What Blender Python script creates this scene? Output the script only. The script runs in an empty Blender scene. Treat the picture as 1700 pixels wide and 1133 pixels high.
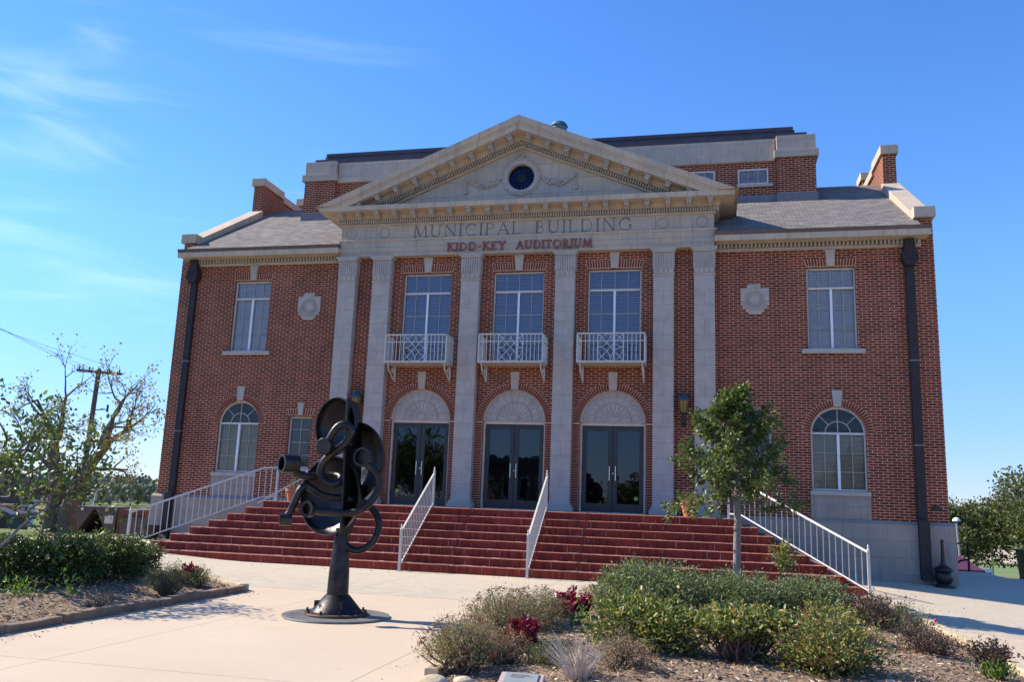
import bpy, bmesh, math, random
import numpy as np
from mathutils import Vector, Matrix, noise
from mathutils.geometry import tessellate_polygon
PI = math.pi
scene = bpy.context.scene
COL = scene.collection

# ------------------------------------------------------------------ camera
cam_d = bpy.data.cameras.new('camera')
cam = bpy.data.objects.new('camera', cam_d)
COL.objects.link(cam)
CP = Vector((5.474, -24.2862, 0.1879))
yaw, pitch, roll = 0.2283, 0.1876, 0.037
fwd = Vector((-math.sin(yaw)*math.cos(pitch), math.cos(yaw)*math.cos(pitch), math.sin(pitch)))
rgt = Vector((math.cos(yaw), math.sin(yaw), 0))
up = rgt.cross(fwd)
r2 = math.cos(roll)*rgt + math.sin(roll)*up
u2 = -math.sin(roll)*rgt + math.cos(roll)*up
m = Matrix((r2, u2, -fwd)).transposed().to_4x4()
m.translation = CP
cam.matrix_world = m
cam_d.sensor_width = 36.0
cam_d.lens = 29.975
cam_d.clip_start = 0.1
cam_d.clip_end = 3000
scene.camera = cam

# ------------------------------------------------------------------ world, sun, exposure
SUN_EL = math.radians(38.5)
TRAVEL = Vector((1.25, -0.07, -1.0)).normalized()
SUN_DIR = -TRAVEL
world = bpy.data.worlds.new("World")
scene.world = world
world.use_nodes = True
wn, wl = world.node_tree.nodes, world.node_tree.links
wn.clear()
wout = wn.new('ShaderNodeOutputWorld')
bg = wn.new('ShaderNodeBackground')
sky = wn.new('ShaderNodeTexSky')
sky.sky_type = 'NISHITA'
sky.sun_disc = False
sky.sun_elevation = SUN_EL
sky.sun_rotation = math.atan2(SUN_DIR.x, SUN_DIR.y)
sky.altitude = 200
sky.air_density = 1.0
sky.dust_density = 0.0
sky.ozone_density = 3.0
hsv = wn.new('ShaderNodeHueSaturation')
hsv.inputs['Saturation'].default_value = 1.15
tint = wn.new('ShaderNodeMix'); tint.data_type = 'RGBA'; tint.blend_type = 'MULTIPLY'
tint.inputs[0].default_value = 1.0; tint.inputs[7].default_value = (0.88, 0.93, 1.13, 1)
wl.new(sky.outputs[0], tint.inputs[6])
wl.new(tint.outputs[2], hsv.inputs['Color'])
# thin cirrus: stretched noise limited to the part of the sky over the left of the building
tc = wn.new('ShaderNodeTexCoord')
mp = wn.new('ShaderNodeMapping')
mp.inputs['Rotation'].default_value = (0.0, math.radians(-14), math.radians(38))
mp.inputs['Scale'].default_value = (1.0, 2.4, 9.0)
wl.new(tc.outputs['Generated'], mp.inputs['Vector'])
# keep the lowest few degrees of sky from burning out
sz = wn.new('ShaderNodeSeparateXYZ'); wl.new(tc.outputs['Generated'], sz.inputs[0])
hz_ = wn.new('ShaderNodeMapRange'); hz_.interpolation_type = 'SMOOTHSTEP'
hz_.inputs['From Min'].default_value = -0.02; hz_.inputs['From Max'].default_value = 0.30
wl.new(sz.outputs[2], hz_.inputs['Value'])
hc = wn.new('ShaderNodeMix'); hc.data_type = 'RGBA'
hc.inputs[6].default_value = (0.46, 0.51, 0.66, 1); hc.inputs[7].default_value = (1, 1, 1, 1)
wl.new(hz_.outputs[0], hc.inputs[0])
hm = wn.new('ShaderNodeVectorMath'); hm.operation = 'MULTIPLY'
wl.new(hsv.outputs[0], hm.inputs[0]); wl.new(hc.outputs[2], hm.inputs[1])
nz = wn.new('ShaderNodeTexNoise')
nz.inputs['Scale'].default_value = 2.2
nz.inputs['Detail'].default_value = 7
nz.inputs['Roughness'].default_value = 0.55
nz.inputs['Distortion'].default_value = 0.6
wl.new(mp.outputs[0], nz.inputs['Vector'])
rmp = wn.new('ShaderNodeMapRange')
rmp.inputs['From Min'].default_value = 0.46
rmp.inputs['From Max'].default_value = 0.82
rmp.interpolation_type = 'SMOOTHSTEP'
wl.new(nz.outputs['Fac'], rmp.inputs['Value'])
dt = wn.new('ShaderNodeVectorMath'); dt.operation = 'DOT_PRODUCT'
dt.inputs[1].default_value = Vector((-0.72, 0.56, 0.42)).normalized()
wl.new(tc.outputs['Generated'], dt.inputs[0])
rm2 = wn.new('ShaderNodeMapRange')
rm2.inputs['From Min'].default_value = 0.86
rm2.inputs['From Max'].default_value = 0.985
rm2.inputs['To Max'].default_value = 0.16
wl.new(dt.outputs['Value'], rm2.inputs['Value'])
mu = wn.new('ShaderNodeMath'); mu.operation = 'MULTIPLY'
wl.new(rmp.outputs[0], mu.inputs[0]); wl.new(rm2.outputs[0], mu.inputs[1])
mix = wn.new('ShaderNodeMix'); mix.data_type = 'RGBA'
wl.new(mu.outputs[0], mix.inputs['Factor'])
wl.new(hm.outputs[0], mix.inputs[6])
mix.inputs[7].default_value = (8.5, 8.8, 9.2, 1)
wl.new(mix.outputs[2], bg.inputs['Color'])
bg.inputs['Strength'].default_value = 0.13
wl.new(bg.outputs[0], wout.inputs['Surface'])

sun_d = bpy.data.lights.new('sun', 'SUN')
sun_d.energy = 4.6
sun_d.angle = math.radians(0.53)
sun_d.color = (1.0, 0.91, 0.78)
sun = bpy.data.objects.new('sun', sun_d)
COL.objects.link(sun)
sun.rotation_euler = TRAVEL.to_track_quat('-Z', 'Y').to_euler()
sun.location = (-40, 5, 40)
scene.view_settings.view_transform = 'Standard'
scene.view_settings.look = 'None'
scene.view_settings.gamma = 1
scene.view_settings.exposure = 0.9
scene.render.engine = 'CYCLES'
scene.cycles.transparent_max_bounces = 12
scene.cycles.max_bounces = 6

# ------------------------------------------------------------------ material helpers
class NT:
    def __init__(s, name):
        s.m = bpy.data.materials.new(name); s.m.use_nodes = True
        s.t = s.m.node_tree; s.n = s.t.nodes; s.l = s.t.links
        s.b = s.n['Principled BSDF']; s.out = s.n['Material Output']
    def new(s, typ, **k):
        nd = s.n.new(typ)
        for a, b in k.items(): setattr(nd, a, b)
        return nd
    def link(s, a, b): s.l.new(a, b)
    def pos(s):
        return s.new('ShaderNodeNewGeometry').outputs['Position']
    def math(s, op, a, b=None, c=None):
        nd = s.new('ShaderNodeMath', operation=op)
        for i, v in enumerate((a, b, c)):
            if v is None: continue
            if isinstance(v, (int, float)): nd.inputs[i].default_value = v
            else: s.link(v, nd.inputs[i])
        return nd.outputs[0]
    def noise(s, vec, scale, detail=4, rough=0.55):
        nd = s.new('ShaderNodeTexNoise')
        nd.inputs['Scale'].default_value = scale
        nd.inputs['Detail'].default_value = detail
        nd.inputs['Roughness'].default_value = rough
        if vec is not None: s.link(vec, nd.inputs['Vector'])
        return nd.outputs['Fac']
    def rng(s, v, a, b, c=0.0, d=1.0):
        nd = s.new('ShaderNodeMapRange')
        s.link(v, nd.inputs['Value'])
        for k, x in (('From Min', a), ('From Max', b), ('To Min', c), ('To Max', d)): nd.inputs[k].default_value = x
        return nd.outputs[0]
    def mix(s, f, a, b, blend='MIX'):
        nd = s.new('ShaderNodeMix', data_type='RGBA', blend_type=blend)
        for i, v in ((0, f), (6, a), (7, b)):
            if isinstance(v, (int, float)): nd.inputs[i].default_value = v
            elif isinstance(v, tuple): nd.inputs[i].default_value = v if len(v) == 4 else v + (1,)
            else: s.link(v, nd.inputs[i])
        return nd.outputs[2]
    def bump(s, h, dist, strength=1.0):
        nd = s.new('ShaderNodeBump')
        nd.inputs['Distance'].default_value = dist
        nd.inputs['Strength'].default_value = strength
        s.link(h, nd.inputs['Height']); s.link(nd.outputs[0], s.b.inputs['Normal'])
    def color(s, c): s.link(c, s.b.inputs['Base Color'])
    def set(s, rough=None, metal=None, spec=None):
        if rough is not None: s.b.inputs['Roughness'].default_value = rough
        if metal is not None: s.b.inputs['Metallic'].default_value = metal
        if spec is not None: s.b.inputs['Specular IOR Level'].default_value = spec

def simple(name, c, rough=0.6, metal=0.0, spec=0.5, vary=0.15, scale=6.0, bump=0.0, bscale=60.0):
    t = NT(name); t.set(rough, metal, spec)
    p = t.pos()
    f = t.rng(t.noise(p, scale, 6, 0.6), 0.25, 0.75, 1-vary, 1+vary)
    g = t.new('ShaderNodeCombineColor')
    for i in range(3): t.link(f, g.inputs[i])
    t.color(t.mix(1.0, c, g.outputs[0], 'MULTIPLY'))
    if bump: t.bump(t.noise(p, bscale, 4), bump)
    return t.m

def wallvec(t):
    p = t.pos(); s = t.new('ShaderNodeSeparateXYZ'); t.link(p, s.inputs[0])
    c = t.new('ShaderNodeCombineXYZ')
    t.link(t.math('ADD', s.outputs[0], s.outputs[1]), c.inputs[0]); t.link(s.outputs[2], c.inputs[1])
    return p, c.outputs[0], s

def brick_mat(name, c1, c2, mortar, bw=0.235, rh=0.0705, ms=0.0077, wall=True, off=0.5, bumpd=0.006, vary=0.35):
    t = NT(name); t.set(0.86, 0, 0.25)
    p, v, s = wallvec(t)
    br = t.new('ShaderNodeTexBrick'); br.offset = off; br.squash = 1.0
    br.inputs['Scale'].default_value = 1.0
    br.inputs['Brick Width'].default_value = bw; br.inputs['Row Height'].default_value = rh
    br.inputs['Mortar Size'].default_value = ms; br.inputs['Mortar Smooth'].default_value = 0.15
    br.inputs['Bias'].default_value = -0.1
    br.inputs['Color1'].default_value = c1 + (1,); br.inputs['Color2'].default_value = c2 + (1,)
    br.inputs['Mortar'].default_value = mortar + (1,)
    t.link(v, br.inputs['Vector'])
    f = t.rng(t.noise(p, 0.9, 6, 0.65), 0.3, 0.7, 1-vary*0.5, 1+vary*0.5)
    sm = t.new('ShaderNodeMapping'); sm.inputs['Scale'].default_value = (2.2, 2.2, 0.35); t.link(p, sm.inputs['Vector'])
    f2 = t.math('MULTIPLY', t.rng(t.noise(p, 28, 3), 0.3, 0.7, 0.86, 1.14), t.rng(t.noise(sm.outputs[0], 1.0, 5, 0.7), 0.42, 0.7, 1.06, 0.84))
    g = t.new('ShaderNodeCombineColor'); ff = t.math('MULTIPLY', f, f2)
    for i in range(3): t.link(ff, g.inputs[i])
    t.color(t.mix(1.0, br.outputs['Color'], g.outputs[0], 'MULTIPLY'))
    inv = t.math('SUBTRACT', 1.0, br.outputs['Fac'])
    t.bump(t.math('ADD', inv, t.math('MULTIPLY', t.noise(p, 90, 3), 0.35)), bumpd)
    return t.m

def stone_mat(name, c, bw=0.9, rh=0.45, joint=0.55, off=0.5, warm=(1.05, 0.98, 0.88)):
    t = NT(name); t.set(0.8, 0, 0.3)
    p, v, s = wallvec(t)
    br = t.new('ShaderNodeTexBrick'); br.offset = off
    br.inputs['Scale'].default_value = 1.0
    br.inputs['Brick Width'].default_value = bw; br.inputs['Row Height'].default_value = rh
    br.inputs['Mortar Size'].default_value = 0.005; br.inputs['Mortar Smooth'].default_value = 0.0
    br.inputs['Color1'].default_value = tuple(x*0.93 for x in c) + (1,)
    br.inputs['Color2'].default_value = tuple(min(1, x*a*1.04) for x, a in zip(c, warm)) + (1,)
    br.inputs['Mortar'].default_value = tuple(x*joint for x in c) + (1,)
    t.link(v, br.inputs['Vector'])
    f = t.math('MULTIPLY', t.rng(t.noise(p, 1.6, 7, 0.65), 0.3, 0.7, 0.86, 1.1), t.rng(t.noise(p, 40, 3), 0.3, 0.7, 0.95, 1.05))
    sm = t.new('ShaderNodeMapping'); sm.inputs['Scale'].default_value = (7.0, 7.0, 0.7); t.link(p, sm.inputs['Vector'])
    f = t.math('MULTIPLY', f, t.rng(t.noise(sm.outputs[0], 1.0, 5, 0.65), 0.52, 0.72, 1.0, 0.80))
    g = t.new('ShaderNodeCombineColor')
    for i in range(3): t.link(f, g.inputs[i])
    t.color(t.mix(1.0, br.outputs['Color'], g.outputs[0], 'MULTIPLY'))
    t.bump(t.noise(p, 70, 4), 0.003)
    return t.m

MAT = {}
BR1, BR2, MOR = (0.115, 0.014, 0.007), (0.235, 0.034, 0.017), (0.60, 0.41, 0.27)
MAT['brick'] = brick_mat('red_brick', BR1, BR2, MOR)
MAT['arch_brick'] = simple('arch_brick', (0.17, 0.028, 0.014), 0.85, vary=0.45, scale=14, bump=0.003)
MAT['mortar'] = simple('pale_mortar', MOR, 0.9, vary=0.12)
MAT['stone'] = stone_mat('limestone', (0.42, 0.37, 0.325))
MAT['pilaster_stone'] = stone_mat('pilaster_stone', (0.45, 0.40, 0.35), bw=0.9, rh=50.0, joint=0.6)
MAT['stone_plain'] = simple('carved_limestone', (0.42, 0.37, 0.325), 0.8, vary=0.16, scale=3, bump=0.003, spec=0.3)
MAT['stone_cornice'] = stone_mat('cornice_limestone', (0.50, 0.41, 0.32), bw=0.62, rh=50.0, joint=0.5)
MAT['plinth'] = stone_mat('plinth_stone', (0.32, 0.285, 0.255), bw=1.1, rh=0.42, joint=0.6)
MAT['joint'] = simple('dark_joint', (0.17, 0.15, 0.14), 0.9)
MAT['step'] = None
MAT['white_metal'] = simple('cream_painted_metal', (0.55, 0.52, 0.46), 0.42, vary=0.10, scale=9)
MAT['frame'] = simple('cream_window_frame', (0.58, 0.55, 0.50), 0.5, vary=0.08)
MAT['muntin'] = simple('thin_glazing_bar', (0.36, 0.34, 0.31), 0.55, vary=0.08)
MAT['mullion'] = simple('white_mullion', (0.74, 0.74, 0.76), 0.45, vary=0.05)
MAT['blind'] = simple('blind_slats', (0.48, 0.48, 0.50), 0.55, vary=0.06)
MAT['blind_dark'] = simple('dark_open_blind_slats', (0.14, 0.13, 0.12), 0.6, vary=0.1)
MAT['blind_pale'] = simple('pale_blind_slats', (0.70, 0.68, 0.68), 0.55, vary=0.06)
MAT['blind_beige'] = simple('beige_blind_slats', (0.56, 0.49, 0.38), 0.6, vary=0.10)
MAT['dark_room'] = simple('dark_interior', (0.015, 0.014, 0.014), 0.9)
MAT['door_frame'] = simple('bronze_door_frame', (0.028, 0.024, 0.025), 0.38, spec=0.5, vary=0.1)
MAT['downspout'] = simple('dark_downspout_metal', (0.034, 0.027, 0.030), 0.62, spec=.25, vary=0.25, scale=4)
MAT['copper'] = simple('brown_copper', (0.11, 0.075, 0.08), 0.5, 0.2, vary=0.25, scale=2.5)
MAT['dark_copper'] = simple('dark_weathered_copper', (0.055, 0.045, 0.055), 0.5, 0.2, vary=0.3, scale=2.5)
MAT['flashing'] = simple('lead_flashing', (0.16, 0.15, 0.16), 0.55, 0.2, vary=0.15)
MAT['steel'] = simple('brushed_steel', (0.6, 0.6, 0.6), 0.3, 1.0, vary=0.05)
MAT['red_letter'] = simple('rust_red_letter', (0.21, 0.055, 0.05), 0.6, vary=0.25, scale=20)
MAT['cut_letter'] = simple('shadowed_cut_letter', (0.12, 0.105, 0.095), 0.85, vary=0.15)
MAT['black_iron'] = simple('black_iron', (0.011, 0.011, 0.012), 0.42, vary=0.3, scale=8, bump=0.002)
MAT['verdigris'] = simple('verdigris_lantern', (0.035, 0.085, 0.09), 0.5, 0.3, vary=0.3, scale=20)
MAT['amber'] = simple('amber_lantern_glass', (0.20, 0.13, 0.035), 0.2, vary=0.3, scale=12)
MAT['terracotta'] = simple('terracotta', (0.50, 0.16, 0.07), 0.8, vary=0.15)
MAT['bark_grey'] = simple('grey_smooth_bark', (0.19, 0.17, 0.155), 0.9, vary=0.35, scale=22, bump=0.006, bscale=40)
MAT['bark_dark'] = simple('dark_furrowed_bark', (0.13, 0.088, 0.062), 0.95, vary=0.4, scale=9, bump=0.03, bscale=14)
MAT['twig'] = simple('brown_twig', (0.12, 0.085, 0.07), 0.9, vary=0.3, scale=20)
MAT['pole_wood'] = simple('weathered_pole_wood', (0.10, 0.085, 0.078), 0.9, vary=0.3, scale=8)
MAT['wire'] = simple('black_cable', (0.05, 0.05, 0.05), 0.7)

def leaf_mat(name, cols, trans=0.25, rough=0.42, spec=0.5):
    t = NT(name); t.set(rough, 0, spec)
    g = t.new('ShaderNodeNewGeometry')
    cr = t.new('ShaderNodeValToRGB')
    els = cr.color_ramp.elements
    n = len(cols)
    while len(els) < n: els.new(0.5)
    for i, (pos, c) in enumerate(cols):
        els[i].position = pos; els[i].color = c + (1,)
    cr.color_ramp.interpolation = 'LINEAR'
    t.link(g.outputs['Random Per Island'], cr.inputs[0])
    t.color(cr.outputs[0])
    tr = t.new('ShaderNodeBsdfTranslucent')
    t.link(t.mix(1.0, cr.outputs[0], (1.5, 1.7, 0.7), 'MULTIPLY'), tr.inputs[0])
    mx = t.new('ShaderNodeMixShader'); mx.inputs[0].default_value = trans
    t.link(t.b.outputs[0], mx.inputs[1]); t.link(tr.outputs[0], mx.inputs[2])
    t.link(mx.outputs[0], t.out.inputs[0])
    return t.m
L_HOLLY = leaf_mat('glossy_dark_green_leaf', [(0, (0.035, 0.055, 0.016)), (0.55, (0.075, 0.11, 0.026)), (0.9, (0.14, 0.18, 0.045)), (1, (0.24, 0.24, 0.06))], rough=0.44, spec=0.5)
L_YOUNG = leaf_mat('young_tree_leaf', [(0, (0.045, 0.065, 0.020)), (0.5, (0.085, 0.12, 0.032)), (0.88, (0.15, 0.19, 0.05)), (1, (0.24, 0.24, 0.08))], rough=0.42, spec=0.5)
L_HEDGE = leaf_mat('hedge_leaf', [(0, (0.028, 0.044, 0.016)), (0.6, (0.065, 0.095, 0.028)), (0.95, (0.14, 0.18, 0.045)), (1, (0.22, 0.24, 0.06))], rough=0.45, spec=0.5)
L_BOX = leaf_mat('boxwood_leaf', [(0, (0.065, 0.085, 0.042)), (0.6, (0.14, 0.175, 0.085)), (0.92, (0.25, 0.29, 0.13)), (1, (0.30, 0.19, 0.12))], rough=0.5, spec=0.35)
L_YEL = leaf_mat('yellow_green_leaf', [(0, (0.06, 0.078, 0.024)), (0.5, (0.15, 0.175, 0.05)), (0.85, (0.30, 0.29, 0.09)), (0.96, (0.35, 0.27, 0.08)), (1, (0.38, 0.12, 0.05))], rough=0.48, spec=0.4)
L_ORG = leaf_mat('turning_leaf', [(0, (0.06, 0.075, 0.02)), (0.45, (0.15, 0.17, 0.04)), (0.75, (0.27, 0.25, 0.06)), (0.9, (0.33, 0.18, 0.07)), (1, (0.22, 0.05, 0.04))], rough=0.4)
L_ASTER = leaf_mat('aster_leaf', [(0, (0.12, 0.13, 0.065)), (0.35, (0.23, 0.24, 0.12)), (0.7, (0.34, 0.25, 0.18)), (0.9, (0.27, 0.12, 0.11)), (1, (0.18, 0.04, 0.05))], rough=0.7, spec=0.2)
L_SAGE = leaf_mat('grey_green_leaf', [(0, (0.07, 0.085, 0.04)), (0.6, (0.15, 0.18, 0.09)), (0.9, (0.23, 0.22, 0.12)), (1, (0.25, 0.14, 0.1))], rough=0.6, spec=0.3)
L_RED = leaf_mat('crimson_leaf', [(0, (0.10, 0.006, 0.018)), (0.6, (0.24, 0.012, 0.04)), (1, (0.42, 0.03, 0.07))], rough=0.45, trans=0.15)
L_BROWN = leaf_mat('dry_brown_leaf', [(0, (0.15, 0.10, 0.07)), (0.6, (0.30, 0.20, 0.15)), (1, (0.44, 0.33, 0.25))], rough=0.8, spec=0.15)
L_DARKPUR = leaf_mat('dark_maroon_leaf', [(0, (0.03, 0.04, 0.018)), (0.5, (0.07, 0.035, 0.03)), (1, (0.12, 0.045, 0.05))], rough=0.6)
L_LIME = leaf_mat('lime_green_leaf', [(0, (0.10, 0.17, 0.025)), (1, (0.24, 0.33, 0.06))], rough=0.5)
L_AUT = leaf_mat('pale_autumn_leaf', [(0, (0.13, 0.13, 0.05)), (0.7, (0.28, 0.27, 0.12)), (1, (0.35, 0.24, 0.12))], rough=0.6)
L_OAK = leaf_mat('olive_oak_leaf', [(0, (0.05, 0.062, 0.022)), (0.6, (0.10, 0.115, 0.038)), (1, (0.18, 0.165, 0.06))], rough=0.6)
L_FAR = leaf_mat('far_woods_leaf', [(0, (0.07, 0.09, 0.06)), (0.7, (0.11, 0.13, 0.09)), (1, (0.17, 0.14, 0.10))], rough=0.8, trans=0.1)

def glass_mat(name, refl, rough=0.02, tint=(0.75, 0.82, 0.88), ior=1.5, rtint=(1, 1, 1)):
    t = NT(name); t.n.remove(t.b)
    fr = t.new('ShaderNodeFresnel'); fr.inputs['IOR'].default_value = ior
    f = t.math('ADD', fr.outputs[0], refl)
    f.node.use_clamp = True
    # slightly wavy old panes
    nzf = t.noise(t.pos(), 2.3, 2)
    bp = t.new('ShaderNodeBump'); bp.inputs['Distance'].default_value = 0.01; bp.inputs['Strength'].default_value = 0.12
    t.link(nzf, bp.inputs['Height'])
    gl = t.new('ShaderNodeBsdfGlossy'); gl.inputs['Roughness'].default_value = rough
    gl.inputs[0].default_value = rtint + (1,)
    t.link(bp.outputs[0], gl.inputs['Normal'])
    tr = t.new('ShaderNodeBsdfTransparent'); tr.inputs[0].default_value = tint + (1,)
    mx = t.new('ShaderNodeMixShader')
    t.link(f, mx.inputs[0]); t.link(tr.outputs[0], mx.inputs[1]); t.link(gl.outputs[0], mx.inputs[2])
    t.link(mx.outputs[0], t.out.inputs[0])
    return t.m
MAT['glass_up'] = glass_mat('tinted_window_glass', 0.05, tint=(0.68, 0.68, 0.76), rtint=(0.85, 0.84, 0.92))
MAT['glass_clear'] = glass_mat('clear_window_glass', 0.0, tint=(0.95, 0.94, 0.90))
MAT['glass_wing'] = glass_mat('pale_window_glass', 0.01, tint=(0.97, 0.95, 0.94), rtint=(0.9, 0.9, 0.95))
MAT['glass_door'] = glass_mat('dark_door_glass', 0.04, tint=(0.25, 0.27, 0.3), rtint=(0.65, 0.72, 0.8))

def step_mat():
    t = NT('oxide_red_step_brick'); t.set(0.7, 0, 0.3)
    p, v, s = wallvec(t)
    br = t.new('ShaderNodeTexBrick'); br.offset = 0.5
    br.inputs['Scale'].default_value = 1.0
    br.inputs['Brick Width'].default_value = 0.0705; br.inputs['Row Height'].default_value = 0.1815
    br.inputs['Mortar Size'].default_value = 0.004; br.inputs['Mortar Smooth'].default_value = 0.1
    br.inputs['Color1'].default_value = (0.16, 0.017, 0.010, 1); br.inputs['Color2'].default_value = (0.25, 0.036, 0.017, 1)
    br.inputs['Mortar'].default_value = (0.12, 0.022, 0.018, 1)
    t.link(v, br.inputs['Vector'])
    # sparse washed-out joints: wide blocks with thin pale mortar, kept only where noise allows
    b2 = t.new('ShaderNodeTexBrick'); b2.offset = 0.37; b2.offset_frequency = 2
    b2.inputs['Scale'].default_value = 1.0
    b2.inputs['Brick Width'].default_value = 0.29; b2.inputs['Row Height'].default_value = 0.1815
    b2.inputs['Mortar Size'].default_value = 0.006; b2.inputs['Mortar Smooth'].default_value = 0.0
    t.link(v, b2.inputs['Vector'])
    msk = t.rng(t.noise(p, 3.6, 4, 0.7), 0.50, 0.58)
    f = t.math('MULTIPLY', b2.outputs['Fac'], msk)
    f = t.math('MULTIPLY', f, t.rng(t.noise(p, 30, 2), 0.3, 0.6, 0.25, 0.75))
    c = t.mix(f, br.outputs['Color'], (0.55, 0.42, 0.37))
    g = t.new('ShaderNodeCombineColor'); ff = t.rng(t.noise(p, 1.3, 6, 0.7), 0.3, 0.7, 0.85, 1.14)
    for i in range(3): t.link(ff, g.inputs[i])
    t.color(t.mix(1.0, c, g.outputs[0], 'MULTIPLY'))
    t.bump(t.math('SUBTRACT', t.math('MULTIPLY', t.noise(p, 60, 3), 0.5), br.outputs['Fac']), 0.004)
    return t.m
MAT['step'] = step_mat()
MAT['nosing'] = simple('sunlit_tone_nosing', (0.40, 0.14, 0.085), 0.8, vary=0.4, scale=30)  # paler than the steps: sunlight on the tread edges is put into the colour

def concrete_mat():
    t = NT('tan_concrete'); t.set(0.85, 0, 0.25)
    p = t.pos(); s = t.new('ShaderNodeSeparateXYZ'); t.link(p, s.inputs[0])
    n1 = t.noise(p, 0.35, 6, 0.6); n2 = t.noise(p, 7, 6, 0.7); n3 = t.noise(p, 130, 3, 0.7)
    # newer tan slab in front, older grey slab near the steps (y > -9.9), worn patches between
    mb = t.rng(s.outputs[1], -9.92, -9.90)
    old = t.mix(t.rng(n2, 0.38, 0.62), (0.46, 0.385, 0.28), (0.55, 0.465, 0.34))
    sp = t.rng(t.noise(p, 3.1, 8, 0.75), 0.42, 0.60)
    band = t.math('MULTIPLY', sp, t.math('SUBTRACT', 1.0, t.rng(s.outputs[1], -8.6, -6.6)))
    old = t.mix(t.math('MULTIPLY', band, 0.8), old, (0.39, 0.345, 0.275))
    new = t.mix(t.rng(n1, 0.35, 0.65), (0.51, 0.395, 0.275), (0.57, 0.45, 0.32))
    new = t.mix(t.rng(n2, 0.55, 0.75, 0, 0.5), new, (0.43, 0.36, 0.25))
    c = t.mix(mb, new, old)
    c = t.mix(t.rng(n3, 0.25, 0.75, 0.0, 0.32), c, (0.42, 0.36, 0.29))
    # stains
    st = t.rng(t.noise(p, 1.1, 5, 0.8), 0.62, 0.72, 0, 0.35)
    c = t.mix(st, c, (0.33, 0.29, 0.24))
    def line(v, per, off, w):
        q = t.math('PINGPONG', t.math('ADD', v, off), per/2)
        return t.math('LESS_THAN', q, w)
    j = t.math('MAXIMUM', line(s.outputs[0], 3.05, 0.72, 0.006), line(s.outputs[1], 3.5, -0.62, 0.006))
    c = t.mix(t.math('MULTIPLY', j, 0.7), c, (0.16, 0.13, 0.10))
    ck = t.math('LESS_THAN', t.math('ABSOLUTE', t.math('ADD', s.outputs[1], 9.91)), 0.010)
    c = t.mix(t.math('MULTIPLY', ck, 0.7), c, (0.16, 0.13, 0.10))
    t.color(c)
    t.bump(t.math('ADD', n3, t.math('MULTIPLY', j, -1.0)), 0.003)
    return t.m
MAT['concrete'] = concrete_mat()

def grass_mat():
    t = NT('lawn_and_field'); t.set(0.9, 0, 0.1)
    p = t.pos()
    c = t.mix(t.rng(t.noise(p, 0.9, 7, 0.7), 0.35, 0.65), (0.075, 0.12, 0.022), (0.17, 0.20, 0.055))
    c = t.mix(t.rng(t.noise(p, 0.03, 4, 0.6), 0.5, 0.6, 0, 0.7), c, (0.28, 0.24, 0.14))
    t.color(c); t.bump(t.noise(p, 25, 4), 0.05)
    return t.m
MAT['grass'] = grass_mat()
def mulch_mat():
    t = NT('bark_mulch'); t.set(0.95, 0, 0.1)
    p = t.pos()
    c = t.mix(t.rng(t.noise(p, 22, 6, 0.75), 0.38, 0.62), (0.11, 0.07, 0.045), (0.46, 0.34, 0.23))
    t.color(c); t.bump(t.noise(p, 40, 5, 0.7), 0.03)
    return t.m
MAT['mulch'] = mulch_mat()
def shingle_mat():
    t = NT('grey_asphalt_shingle'); t.set(0.9, 0, 0.2)
    p = t.pos(); s = t.new('ShaderNodeSeparateXYZ'); t.link(p, s.inputs[0])
    c = t.new('ShaderNodeCombineXYZ'); t.link(s.outputs[0], c.inputs[0])
    t.link(t.math('MULTIPLY', s.outputs[1], 1.163), c.inputs[1])
    br = t.new('ShaderNodeTexBrick'); br.offset = 0.43
    br.inputs['Scale'].default_value = 1; br.inputs['Brick Width'].default_value = 0.26; br.inputs['Row Height'].default_value = 0.125
    br.inputs['Mortar Size'].default_value = 0.007; br.inputs['Bias'].default_value = 0.0
    br.inputs['Color1'].default_value = (0.15, 0.132, 0.118, 1); br.inputs['Color2'].default_value = (0.25, 0.222, 0.20, 1)
    br.inputs['Mortar'].default_value = (0.07, 0.065, 0.062, 1)
    t.link(c.outputs[0], br.inputs['Vector'])
    f = t.math('MULTIPLY', t.rng(t.noise(p, 0.8, 5), 0.3, 0.7, 0.9, 1.1), t.rng(t.noise(p, 60, 3), 0.3, 0.7, 0.85, 1.15))
    g = t.new('ShaderNodeCombineColor')
    for i in range(3): t.link(f, g.inputs[i])
    t.color(t.mix(1.0, br.outputs['Color'], g.outputs[0], 'MULTIPLY'))
    t.bump(t.math('SUBTRACT', 1.0, br.outputs['Fac']), 0.008)
    return t.m
MAT['shingle'] = shingle_mat()
def bronze_mat():
    t = NT('dark_bronze_patina'); t.set(0.42, 0.7, 0.5)
    p = t.pos()
    n = t.noise(p, 5, 7, 0.7)
    c = t.mix(t.rng(n, 0.35, 0.65), (0.016, 0.016, 0.022), (0.045, 0.038, 0.033))
    c = t.mix(t.rng(t.noise(p, 14, 5, 0.7), 0.58, 0.72, 0, 0.6), c, (0.10, 0.075, 0.05))
    t.color(c)
    t.link(t.rng(t.noise(p, 9, 6, 0.7), 0.3, 0.7, 0.26, 0.5), t.b.inputs['Roughness'])
    t.bump(t.noise(p, 45, 5, 0.6), 0.004)
    return t.m
MAT['bronze'] = bronze_mat()

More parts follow.
